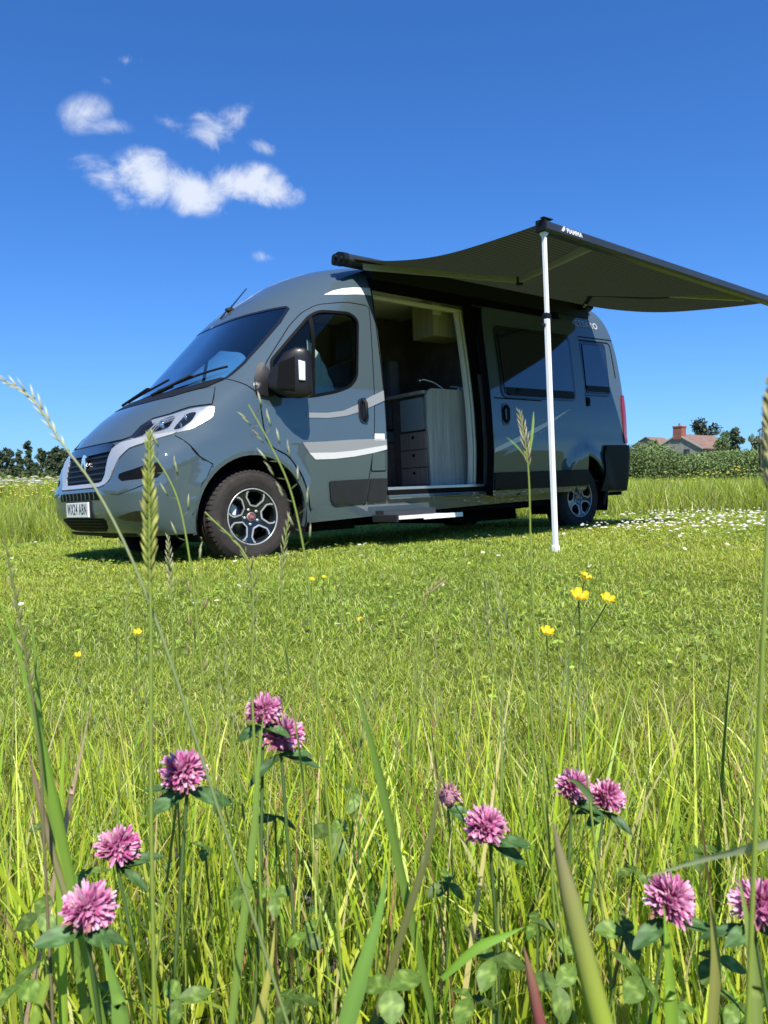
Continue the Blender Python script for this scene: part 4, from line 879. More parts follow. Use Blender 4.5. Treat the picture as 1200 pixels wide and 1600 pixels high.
YG = (.41, .48, .045); GR_ = (.25, .37, .035); DG = (.10, .175, .025); ST = (.62, .54, .26); LG = (.54, .61, .14); BR = (.20, .13, .06)
XS = []; 
for s0, s1, d_, w_, h_ in ((.95, 2.4, 33000, .0023, .024), (2.4, 4.8, 14000, .0034, .026), (4.8, 8.6, 5200, .0054, .030), (8.6, 17, 1300, .0100, .038)):
    x, y, s, r_ = sr(s0, s1, d_); k = EDGE(x, y) < .1
    for cx in (.948, 4.983):
        for cy in (.16, 1.89): k &= ~((abs(x-cx) < .12) & (abs(y-cy) < .11))
    x, y, s = x[k], y[k], s[k]; n = len(x); XS.append((x, y, np.full(n, w_), np.full(n, h_)))
x, y, w_, h_ = [np.concatenate([q[i] for q in XS]) for i in range(4)]; n = len(x)
pt = wob(x, y, 3.1, .3)*.5+wob(x, y, 11, 2.)*.5; pt2 = wob(x, y, 1.1, 4)
C = pal(n, [YG, GR_, LG, DG, ST], [40, 24, 20, 11, 5]); C *= (1.04+.20*pt+.10*pt2)[:, None]; C[:, 0] *= 1+.12*pt2
swirl = 1.2*pt2+2.2*wob(x, y, 2.3, 5)
ang = rng.uniform(0, 2*math.pi, n)+.0*swirl; lean = np.clip(rng.normal(1.05, .36, n), .1, 1.5)
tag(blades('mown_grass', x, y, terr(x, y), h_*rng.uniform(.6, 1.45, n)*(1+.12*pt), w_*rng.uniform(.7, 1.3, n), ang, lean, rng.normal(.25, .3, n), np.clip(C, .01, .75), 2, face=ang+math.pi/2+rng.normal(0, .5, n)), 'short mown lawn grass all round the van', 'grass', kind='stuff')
print('lawn blades', n)
# round leaves low in the lawn
def discs(name, X, Y, Z, Rr, C, tilt=.5, mt='leaf', k=5):
    n = len(X); a = rng.uniform(0, 2*math.pi, n); ti = rng.uniform(0, tilt, n); td = rng.uniform(0, 2*math.pi, n)
    an_ = np.linspace(0, 2*math.pi, k, endpoint=False); V = np.zeros((n, k, 3))
    for i, q in enumerate(an_):
        lx, ly = np.cos(q+a)*Rr, np.sin(q+a)*Rr*.8; V[:, i, 0] = X+lx; V[:, i, 1] = Y+ly; V[:, i, 2] = Z+np.tan(ti)*(lx*np.cos(td)+ly*np.sin(td))
    FL = (np.arange(n)[:, None]*k+np.arange(k)[None]).ravel(); return col_mesh(name, V.reshape(-1, 3), FL, np.full(n, k), np.repeat(C, k, 0), mt, smooth=False)
x, y, s, r_ = sr(1.0, 9, 300); k = (wob(x, y, 2.0, 6)+rng.normal(0, .3, len(x)) > .1) & (EDGE(x, y) < 0); x, y, s = x[k], y[k], s[k]; n = len(x)
tag(discs('lawn_clover_leaves', x, y, terr(x, y)+rng.uniform(.015, .04, n), rng.uniform(.006, .011, n)*(1+s*.05), pal(n, [(.30, .40, .06), (.20, .31, .06)], [1, 1])), 'small round clover leaves lying low in the mown grass', 'clover', kind='stuff')

# long meadow grass behind the van
XS = []
for s0, s1, d_, w_ in ((9, 16, 520, .009), (16, 27, 210, .016), (27, 46, 70, .030)):
    x, y, s, r_ = sr(s0, s1, d_); k = EDGE(x, y) > 0; x, y, s = x[k], y[k], s[k]; XS.append((x, y, np.full(len(x), w_), s))
x, y, w_, s = [np.concatenate([q[i] for q in XS]) for i in range(4)]; n = len(x); pt = wob(x, y, .8, 2)
C = pal(n, [YG, (.26, .34, .035), GR_, ST, DG], [36, 26, 20, 9, 9])*(1+.15*pt)[:, None]
ee = np.clip(EDGE(x, y)/1.2, .25, 1); H = (.30+.16*pt+rng.uniform(0, .34, n)+.08*wob(x, y, 3.3, 7))*ee
tag(blades('meadow_grass', x, y, terr(x, y), H, w_*rng.uniform(.6, 1.3, n), rng.uniform(0, 2*math.pi, n), np.abs(rng.normal(0, .42, n)), np.abs(rng.normal(.5, .5, n)), np.clip(C*rng.uniform(.55, 1.35, n)[:, None], .01, .7), 3), 'long unmown meadow grass beyond the lawn', 'grass', kind='stuff')
print('meadow', n)
# meadow flowers: yellow buttercup specks and white umbels as a drift
def specks(name, P, Rr, colr, label, cat, jit=.1, flat=.5):
    n = len(P); X, Y, Z = P[:, 0], P[:, 1], P[:, 2]; C = np.array(colr)[None]*(1+rng.normal(0, jit, (n, 1)))
    # small faceted buttons: an upper fan of 5 triangles over a skirt
    k = 6; an_ = np.linspace(0, 2*math.pi, k, endpoint=False); V = np.zeros((n, k+2, 3))
    for i, q in enumerate(an_): V[:, i] = np.stack([X+np.cos(q)*Rr, Y+np.sin(q)*Rr, Z], 1)
    V[:, k] = np.stack([X, Y, Z+Rr*flat], 1); V[:, k+1] = np.stack([X, Y, Z-Rr*flat], 1); fl = []
    for i in range(k): fl += [i, (i+1) % k, k]; fl += [(i+1) % k, i, k+1]
    FL = (np.arange(n)[:, None]*(k+2)+np.array(fl)[None]).ravel(); return tag(col_mesh(name, V.reshape(-1, 3), FL, np.full(n*2*k, 3), np.repeat(C, k+2, 0), 'petal', smooth=False), label, cat, kind='stuff')
P = []
for u, v, D in [(rng.uniform(-40, 110), rng.uniform(757, 778), rng.uniform(17, 28)) for _ in range(170)]+[(rng.uniform(985, 1230), rng.uniform(736, 756), rng.uniform(16, 30)) for _ in range(60)]+[(rng.normal(1148, 12), rng.normal(731, 4), 20) for _ in range(9)]: P.append(px(u, v, D))
specks('meadow_buttercups', np.array(P), .032, (.75, .68, .12), 'scattered yellow flower heads in the far meadow grass', 'wildflowers')
P = []; RR = []
for _ in range(190): P.append(px(rng.uniform(-60, 112), 742+abs(rng.normal(0, 1))*9+rng.uniform(0, 6), rng.uniform(24, 34)))
specks('cow_parsley', np.array(P), np.full(190, .10)*rng.uniform(.5, 1.3, 190), (.62, .62, .55), 'drift of white cow parsley flowers before the left hedge', 'wildflowers', flat=.3)
P = []
for _ in range(430):
    u = rng.uniform(905, 1240); v = rng.choice([800, 806, 814, 822, 797])+rng.normal(0, 4)
    d = FW+RT*(u-600)/FPX+UP*(800-v)/FPX; t_ = (-CAMP[2]+.06)/d[2]
    for _ in range(3): q = CAMP+d*t_; t_ = (float(terr(q[0], q[1]))+.06-CAMP[2])/d[2]
    q = CAMP+d*t_
    if 0 < t_ < 17 and EDGE(q[0], q[1]) < .6 and not (q[0] < 6.1 and q[1] > -.1): P.append(q)
specks('daisy_drift', np.array(P), np.full(len(P), .016)*rng.uniform(.7, 1.4, len(P)), (.78, .78, .74), 'dense white drift of daisies along the far lawn edge at right', 'wildflowers')

# ------------------------------------------------------------------ single daisies in the lawn
def daisy_mesh():
    V = []; Fq = []; C = []
    n = 13
    for k in range(n):
        a = 2*math.pi*k/n; da = math.pi/n*.8; b = len(V); r0, r1 = .0025, .0095
        V += [(r0*math.cos(a-da), r0*math.sin(a-da), .045), (r1*math.cos(a-da), r1*math.sin(a-da), .0475), (r1*1.08*math.cos(a), r1*1.08*math.sin(a), .048), (r1*math.cos(a+da), r1*math.sin(a+da), .0475), (r0*math.cos(a+da), r0*math.sin(a+da), .045)]
        Fq.append([b, b+1, b+2, b+3, b+4]); C += [(.8, .8, .77)]*5
    b = len(V); V += [(.0035*math.cos(a), .0035*math.sin(a), .0465) for a in np.linspace(0, 2*math.pi, 8, endpoint=False)]+[(0, 0, .049)]; C += [(.7, .5, .03)]*9
    Fq += [[b+i, b+(i+1) % 8, b+8] for i in range(8)]
    b = len(V); V += [(.0008, 0, 0), (-.0008, 0, 0), (0, 0, .045), (0, .0008, 0), (0, -.0008, 0)]; C += [(.10, .17, .04)]*5; Fq += [[b, b+1, b+2], [b+3, b+4, b+2]]
    return V, Fq, C
V, Fq, C = daisy_mesh(); dz = col_mesh('daisy', np.array(V), [i for q in Fq for i in q], [len(q) for q in Fq], np.array(C), 'petal', smooth=False)
def on_lawn(u, v, h=.03):
    d = FW+RT*(u-600)/FPX+UP*(800-v)/FPX; q = CAMP+d*((h-CAMP[2])/d[2]); return q
spots = [(300, 960), (340, 957), (366, 932), (380, 929), (386, 934), (565, 883), (665, 926), (686, 930), (722, 937), (628, 959), (545, 876), (560, 880), (884, 818), (878, 812), (868, 880), (1150, 866), (1178, 878), (908, 872), (930, 902), (1000, 850), (1046, 842), (1060, 846), (1100, 832), (158, 882), (160, 886), (198, 882), (515, 866), (445, 877), (624, 867)]
r2_ = random.Random(3)
while len(spots) < 95:
    u = r2_.uniform(-20, 1230); v = 838+abs(r2_.gauss(0, 1))*60
    if u > 850: v = 812+abs(r2_.gauss(0, 1))*38
    spots.append((u, v))
first = True
for i, (u, v) in enumerate(spots):
    q = on_lawn(u, v)
    o = dz if first else dz.copy()
    if not first: SC.collection.objects.link(o)
    first = False; big = 1.0+.10*np.linalg.norm(q-CAMP)
    o.location = (q[0], q[1], float(terr(q[0], q[1]))); o.rotation_euler = (r2_.uniform(-.35, .35)-.25, r2_.uniform(-.3, .3)-.2, r2_.uniform(0, 6)); o.scale = (big*.9,)*2+(1.0,)
    zone = 'small white daisy in the lawn left of the front wheel' if u < 320 else 'small white daisy in the lawn between the front wheel and the awning pole' if u < 850 and v < 900 else 'small white daisy in the open middle of the lawn' if u < 850 else 'small white daisy in the lawn right of the awning pole'
    tag(o, zone, 'daisy', 'daisies dotted over the lawn')

# ------------------------------------------------------------------ hedges, trees, farmhouse
def leafcloud(name, blobs, n, size, cols, wts, parent=None, seed=0, shell_=.55, mt='foliage'):
    """many small leaf faces through the volume of overlapping lobes"""
    rg = np.random.default_rng(seed); B = np.array(blobs, float); vol = B[:, 3]*B[:, 4]*B[:, 5]; k = rg.choice(len(B), n, p=vol/vol.sum()); b = B[k]
    d = rg.normal(0, 1, (n, 3)); d /= np.linalg.norm(d, axis=1, keepdims=True); rr = rg.uniform(shell_**3, 1, n)**(1/3)*rg.normal(1, .09, n)
    P = b[:, :3]+d*b[:, 3:6]*rr[:, None]; a = rg.normal(0, 1, (n, 3)); a /= np.linalg.norm(a, axis=1, keepdims=True); c = np.cross(a, rg.normal(0, 1, (n, 3))); c /= np.linalg.norm(c, axis=1, keepdims=True)
    sz = size*rg.uniform(.5, 1.4, (n, 1)); V = np.stack([P-a*sz*.9, P+c*sz*.5, P+a*sz, P-c*sz*.5], 1).reshape(-1, 3)
    kk = rg.choice(len(cols), n, p=np.array(wts)/sum(wts)); tone = rg.uniform(.75, 1.3, len(B))[k]; C = np.array(cols)[kk]*(tone*(1+rg.normal(0, .15, n)))[:, None]
    return col_mesh(name, V, np.arange(4*n), np.full(n, 4), np.repeat(np.clip(C, .004, .5), 4, 0), mt, parent, smooth=False)
UPF = Vector((.0182, -.0469, 1)).normalized()
TG = [(.065, .10, .05), (.09, .125, .06), (.05, .08, .04), (.12, .14, .08)]  # tree greens lightened towards blue grey, distance haze put into the colour
HG = [(.10, .165, .045), (.14, .21, .06), (.07, .12, .035), (.19, .22, .09)]
def gz(p): return float(terr(p[0], p[1]))
# right hedge, one thing, lumpy
def hedge(name, us, vt, D, th_, label, seed, n, cols):
    B = []; rg = random.Random(seed)
    for u, top in zip(us, vt):
        p = px(u, top, D+rg.uniform(-2, 2)); g_ = gz(p); hh = max(.8, (p[2]-g_)); w_ = rg.uniform(1.3, 2.0)
        B.append((p[0], p[1], g_+hh*.45, w_, w_, hh*.55)); B.append((p[0]+rg.uniform(-.6, .6), p[1]+rg.uniform(-.6, .6), g_+hh*.75, w_*.6, w_*.6, hh*.24))
    o = leafcloud(name, B, n, th_, cols, [4, 4, 3, 1], seed=seed, shell_=.35); tag(o, label, 'hedge')
us = np.arange(975, 1270, 9.0); vt = np.interp(us, [975, 990, 1015, 1035, 1050, 1075, 1095, 1120, 1160, 1200, 1270], [700, 698, 691, 697, 709, 712, 709, 704, 702, 703, 698])+1.5*np.sin(us*.31)
hedge('hedge', us, vt, 50, .075, 'lumpy green hedge in front of the farmhouse at right', 5, 80000, [(.13, .20, .06), (.19, .26, .08), (.08, .13, .04), (.26, .28, .12)])
us = np.arange(-90, 420, 13.0); hedge('hedge', us, 738+2*np.sin(us*.09), 48, .17, 'low dark hedge below the row of trees at left', 6, 17000, [(.05, .075, .02), (.07, .10, .028), (.035, .055, .016), (.10, .12, .04)])
us = np.arange(420, 980, 18.0); hedge('hedge', us, 712+3*np.sin(us*.07), 52, .2, 'stretch of hedge running on behind the van', 8, 12000, HG)
B = []; rg = random.Random(9)
for k in range(60):
    f_ = k/59; x = -55+f_*110; y = -38-14*f_+rg.uniform(-2, 2); hh = rg.uniform(3.2, 5.8); B.append((x, y, hh*.45, 2.6, 2.2, hh*.6))
tag(leafcloud('hedge', B, 15000, .45, [(.06, .09, .03), (.09, .12, .04), (.04, .06, .02), (.1, .12, .05)], [4, 4, 3, 1], seed=9, shell_=.5), 'tall dark hedge behind the viewer, mirrored in the van paint', 'hedge')
def tree(name, u, vtop, D, wpx, label, seed, group=None, cols=TG, n=900, lobes=9, leaf=.28, trunk=True, cat='tree', slim=False, cw=.5, fat=1.0):
    rg = random.Random(seed); top = Vector(px(u, vtop, D)); base = Vector((top[0], top[1], gz(top))); H = top.z-base.z; w_ = wpx/FPX*D/2
    base = base - (UPF-Vector((0, 0, 1)))*0; t = thing(name, label, cat, tuple(base), group)
    tr = MB(); P = [base+UPF*H*k/6+Vector((rg.uniform(-1, 1), rg.uniform(-1, 1), 0))*.03*H*(k > 0)*.5 for k in range(6)]; tr.tube(P, [H*(.004 if name == 'sapling' else .026)*(1-k/7) for k in range(6)], 6)
    B = []
    for i in range(lobes):
        hh = cw*.35+(1-cw*.35)*((i+.6)/lobes); q = P[min(5, int(hh*5))]+Vector((rg.uniform(-1, 1)*w_*.75*(1-.5*abs(hh-.55)), rg.uniform(-1, 1)*w_*.7, 0)); q = Vector((q.x, q.y, base.z+H*(hh-.08)))
        r_ = w_*fat*rg.uniform(.38, .62)*(1.15-.55*hh if slim else 1.0-.25*hh); B.append((q.x, q.y, q.z, r_, r_, r_*rg.uniform(.8, 1.15)))
        tr.tube([P[min(5, max(1, int(hh*5)-1))], q], [H*.012, H*.004], 5)
    tr.build('trunk', mat('bark', (.09, .075, .06), .9), t)
    leafcloud('crown', B, n, leaf, cols, [4, 4, 3, 1][:len(cols)], t, seed, .2)
rg_ = random.Random(11); G1 = 'row of trees behind the left hedge'
LT = [(-45, 700, 40, 'b'), (-22, 705, 30, 's'), (-2, 702, 26, 'b'), (13, 696, 17, 's'), (29, 699, 13, 's'), (44, 687, 17, 't'), (63, 700, 22, 'r'), (76, 704, 13, 'r'), (86, 697, 19, 'c'), (108, 704, 26, 'c'), (135, 700, 30, 'c'), (170, 706, 34, 'c')]
LBL = {13: 'slim dark tree at the far left edge of the row', 29: 'slim tree between two taller slim trees at left', 44: 'tallest slim ragged tree of the left row', 63: 'rounded low tree right of the tallest slim tree', 76: 'small thin tree in the gap of the left row', 86: 'bushy tree nearest the front of the van'}
for i, (u, v, w_, k_) in enumerate(LT):
    lab = LBL.get(u); kw = {}
    if not lab: lab = 'distant broad tree beyond the left hedge'; kw = dict(group='broad trees past the ends of the left row')
    tree('slim_tree' if k_ in 'st' else 'round_tree', u, v, 120, w_, lab, 20+i, n=2600, lobes=14, leaf=.24, fat=1.3, slim=k_ in 'st', cw=.45 if k_ in 'st' else .3, **kw)
tree('pine_tree', 1101, 655, 125, 42, 'dark rounded pine tree behind the tiled farmhouse roof', 41, cols=[(.028, .045, .022), (.04, .06, .028), (.02, .03, .015), (.06, .08, .04)], n=4500, lobes=20, leaf=.26, cw=.6, fat=1.35)
tree('round_tree', 1132, 670, 95, 30, 'olive green bush like tree right of the farmhouse roof', 42, cols=HG, n=3600, lobes=14, leaf=.17, cw=.3, fat=1.6)
tree('round_tree', 1147, 667, 92, 18, 'dark upright tree beside the olive bush', 43, n=2600, lobes=12, leaf=.18, cw=.3, fat=1.7)
tree('round_tree', 1172, 676, 140, 36, 'pale hazy tree near the right edge of the photograph', 44, cols=[(.10, .14, .08), (.13, .17, .10), (.08, .11, .06), (.16, .19, .12)], n=1000, lobes=9, leaf=.35)
tree('round_tree', 1024, 686, 55, 34, 'leafy shrub swelling out of the hedge before the farmhouse', 45, cols=HG, n=1700, lobes=9, leaf=.14)
tree('sapling', 993, 683, 52, 13, 'thin sapling just right of the van rear bumper', 46, cols=HG, n=260, lobes=6, leaf=.12, slim=True)
tree('sapling', 1184, 648, 40, 14, 'bare twiggy sapling at the right edge of the hedge', 47, cols=HG, n=90, lobes=9, leaf=.09, slim=True)
tree('round_tree', 1225, 672, 80, 60, 'large green tree just outside the right edge', 48, cols=HG, n=1500, lobes=10, leaf=.25)
# farmhouse
D = 100; pk = Vector(px(1055.5, 679.5, D)); ridge_dir = Vector((RT[0], RT[1], 0)).normalized()*.80+Vector((FW[0], FW[1], 0)).normalized()*.60; ridge_dir.normalize()
gab = Vector((ridge_dir.y, -ridge_dir.x, 0)); base_z = gz(pk); Hh = pk.z-base_z; half = 3.3; drop = 1.75; Lr = 8.6
fh = thing('farmhouse', 'stone farmhouse with brown tiled roof and red brick chimney', 'house', (pk.x, pk.y, base_z))
tilt_ = Vector((0, 0, 1)).rotation_difference(UPF).to_matrix()
def HP(a, b, c): return Vector((pk.x, pk.y, base_z))+tilt_ @ (ridge_dir*a+gab*b+Vector((0, 0, c)))
wl = MB(); g5 = [(-half, -1), (half, -1), (half, Hh-drop), (0, Hh), (-half, Hh-drop)]
vs = [HP(0, b, c) for b, c in g5]+[HP(Lr, b, c) for b, c in g5]; wl.add(vs, [(0, 1, 2, 3, 4), (9, 8, 7, 6, 5)]+[(i, 5+i, 5+(i+1) % 5, (i+1) % 5) for i in (0, 1, 4)]); wl.build('wall', mat('rubble_stone', (.27, .25, .215), .9, var=.3, vscale=2.5), fh)
tm = mat('clay_roof_tiles', (.20, .125, .095), .85, var=.25, vscale=1.5)
rf = MB()
for s_ in (-1, 1):
    q = [(-.15, 0, Hh+.12), (Lr+.15, 0, Hh+.12), (Lr+.15, s_*(half+.3), Hh-drop-.04), (-.15, s_*(half+.3), Hh-drop-.04)]
    rf.add([HP(*k) for k in q]+[HP(a, b, c-.12) for a, b, c in q], [(0, 1, 2, 3), (7, 6, 5, 4), (0, 4, 5, 1), (1, 5, 6, 2), (2, 6, 7, 3), (3, 7, 4, 0)])
rf = rf.build('roof', tm, fh)
vg = MB()
for s_ in (-1, 1):
    q = [(-.20, 0, Hh+.14), (-.14, 0, Hh+.14), (-.14, s_*(half+.32), Hh-drop-.02), (-.20, s_*(half+.32), Hh-drop-.02)]; vg.add([HP(*k) for k in q]+[HP(a, b, c-.2) for a, b, c in q], [(0, 1, 2, 3), (7, 6, 5, 4), (0, 4, 5, 1), (1, 5, 6, 2), (2, 6, 7, 3), (3, 7, 4, 0)])
vg.build('verge', mat('pale_mortar', (.42, .38, .33), .9), rf)
ch = MB()
def hbox(mb, a0, a1, b0, b1, c0, c1): mb.add([HP(a, b, c) for c in (c0, c1) for b in (b0, b1) for a in (a0, a1)], [(0, 2, 3, 1), (4, 5, 7, 6), (0, 1, 5, 4), (2, 6, 7, 3), (0, 4, 6, 2), (1, 3, 7, 5)])
hbox(ch, -.2, .85, -.62, .62, Hh-.6, Hh+1.12); hbox(ch, -.26, .91, -.68, .68, Hh+.95, Hh+1.12)
ch = ch.build('chimney', mat('red_brick', (.26, .09, .065), .9, var=.2, vscale=6), rf)
pt_ = MB(); pt_.tube([HP(.3, .0, Hh+1.1), HP(.3, 0, Hh+1.5)], .13, 8); pt_.build('chimney_pot', mat('terracotta', (.30, .13, .08), .8), fh)
wn = MB(); hbox(wn, -.04, .0, .9, 1.7, Hh-3.1, Hh-1.9); wn.build('window', mat('dark_window', (.03, .035, .04), .15), fh)
pk2 = Vector(px(1013, 684, 108)); b2 = gz(pk2); H2 = pk2.z-b2
oh = thing('outbuilding', 'low outbuilding with a reddish roof mostly hidden behind the hedge', 'outbuilding', (pk2.x, pk2.y, b2))
o_, hh_ = pk2, H2
def HP2(a, b, c): return Vector((pk2.x, pk2.y, b2))+tilt_ @ (ridge_dir*a+gab*b+Vector((0, 0, c)))
m_ = MB(); g5 = [(-2, -1), (2, -1), (2, H2-1.1), (0, H2), (-2, H2-1.1)]; vs = [HP2(-1, b, c) for b, c in g5]+[HP2(3, b, c) for b, c in g5]; m_.add(vs, [(0, 1, 2, 3, 4), (9, 8, 7, 6, 5)]+[(i, 5+i, 5+(i+1) % 5, (i+1) % 5) for i in (0, 1, 4)]); m_.build('wall', mat('stone', (.25, .23, .2), .9, var=.2), oh)
m_ = MB()
for s_ in (-1, 1):
    q = [(-1.2, 0, H2+.1), (3.2, 0, H2+.1), (3.2, s_*2.3, H2-1.16), (-1.2, s_*2.3, H2-1.16)]; m_.add([HP2(*k) for k in q]+[HP2(a, b, c-.1) for a, b, c in q], [(0, 1, 2, 3), (7, 6, 5, 4), (0, 4, 5, 1), (1, 5, 6, 2), (2, 6, 7, 3), (3, 7, 4, 0)])
m_.build('roof', tm, oh)
# ------------------------------------------------------------------ the unmown strip at the camera's feet
n = 10500; s = .50+1.12*rng.uniform(0, 1, n)**1.35; k = rng.uniform(0, 1, n) < np.clip((1.42-s)/.50, .06, 1); s = s[k]; n = len(s); r_ = rng.uniform(-1, 1, n)*(.60*s+.30)
x = C2[0]+s*F2[0]+r_*R2[0]; y = C2[1]+s*F2[1]+r_*R2[1]
# tussocks: gather some of the blades
tk = rng.integers(0, 70, n); tcx = rng.uniform(0, 1, (70, 2)); ts = .55+tcx[:, 0]*.95; tr_ = (tcx[:, 1]*2-1)*(.6*ts+.25)
gth = rng.uniform(0, 1, n) < .42; tx = C2[0]+ts*F2[0]+tr_*R2[0]; ty = C2[1]+ts*F2[1]+tr_*R2[1]
x = np.where(gth, tx[tk]+rng.normal(0, .022, n), x); y = np.where(gth, ty[tk]+rng.normal(0, .022, n), y)
sd_ = (x-C2[0])*F2[0]+(y-C2[1])*F2[1]
H = rng.uniform(.07, .27, n)*np.clip(1.55-.72*sd_, .38, 1.1); H = np.where(rng.uniform(0, 1, n) < .10, H*1.35, H)
C = pal(n, [(.46, .56, .04), (.30, .46, .04), (.58, .66, .10), (.10, .19, .025), (.62, .54, .24), (.40, .22, .12)], [36, 26, 17, 11, 7, 3], .14)
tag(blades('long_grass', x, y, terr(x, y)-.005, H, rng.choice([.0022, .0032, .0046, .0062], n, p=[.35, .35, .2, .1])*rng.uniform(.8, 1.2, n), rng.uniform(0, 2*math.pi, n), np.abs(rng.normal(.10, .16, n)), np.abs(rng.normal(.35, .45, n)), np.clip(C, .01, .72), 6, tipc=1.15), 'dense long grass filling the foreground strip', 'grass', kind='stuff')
# basal litter and low leaves
n = 16000; s = rng.uniform(.4, 1.7, n); r_ = rng.uniform(-1, 1, n)*(.62*s+.3); x = C2[0]+s*F2[0]+r_*R2[0]; y = C2[1]+s*F2[1]+r_*R2[1]
C = pal(n, [(.34, .40, .04), (.18, .26, .03), (.52, .46, .22), (.22, .15, .07)], [40, 34, 16, 10], .2)
tag(blades('short_undergrowth', x, y, terr(x, y), rng.uniform(.03, .10, n), rng.uniform(.0016, .0034, n), rng.uniform(0, 2*math.pi, n), np.abs(rng.normal(.5, .35, n)), rng.normal(.4, .4, n), np.clip(C, .01, .6), 3), 'short tangled undergrowth between the long grass stems', 'grass', kind='stuff')

# ---- leaflets, shared shape: lens folded along its midrib, pale chevron
def leaflet_arrays(c, d, nrm, Ln, Wd, seed=0, fold=.25, base=(.085, .17, .05), chev=True):
    c = Vector(c); d = Vector(d).normalized(); nrm = Vector(nrm); nrm = (nrm-d*nrm.dot(d)).normalized(); w = d.cross(nrm); V = []; C = []; m = 10; ks = (-1, -.66, -.33, 0, .33, .66, 1)
    for i in range(m+1):
        s = i/m; wd = Wd*.5*math.sin(math.pi*min(1, s*.96+.02))**.75; q = c+d*(Ln*s)-nrm*(Ln*.18*s*s)
        for k in ks:
            V.append(q+w*wd*k+nrm*abs(k)*wd*fold); t_ = abs(s-(.40+.24*abs(k))) < .07 and chev and abs(k) < .9
            f = 2.0 if t_ else (1.25 if k == 0 else 1.0); f *= 1+.14*math.sin(31*s-14*abs(k)+seed); C.append([base[0]*f*(1.2 if t_ else 1), base[1]*f, base[2]*f*(1.5 if t_ else 1)])
    F = []
    for i in range(m):
        for j in range(6): a = i*7+j; F.append([a, a+1, a+8, a+7])
    return V, F, C
def leaflet(parent, *a, name='leaflet', **k):
    V, F, C = leaflet_arrays(*a, **k); return col_mesh(name, np.array([tuple(v) for v in V]), [i for q in F for i in q], [4]*len(F), np.array(C), 'leaf', parent)
def curve_pts(P, n=14):
    """smooth curve through a few points"""
    P = [np.array(p, float) for p in P]; t_ = np.arange(len(P)); o = []
    if len(P) == 2: return [Vector(P[0]+(P[1]-P[0])*i/n) for i in range(n+1)]
    Q = [2*P[0]-P[1]]+P+[2*P[-1]-P[-2]]; m = len(P)-1
    for i in range(n+1):
        s = i/n*m; k = min(int(s), m-1); f = s-k; a, b, c, d = Q[k:k+4]
        o.append(Vector(.5*((2*b)+(-a+c)*f+(2*a-5*b+4*c-d)*f*f+(-a+3*b-3*c+d)*f**3)))
    return o
def col_tube(name, pts, r, c0, c1, parent, n=6, mt='leaf'):
    m_ = MB(); m_.tube(pts, r, n); V = np.array(m_.v); k = len(pts)*n; C = np.zeros((len(V), 3))
    for i in range(len(V)): f = min(1, (i//n)/max(1, len(pts)-1)); C[i] = np.array(c0)*(1-f)+np.array(c1)*f
    return col_mesh(name, V, [i for q in m_.f for i in q], [len(q) for q in m_.f], C, mt, parent)

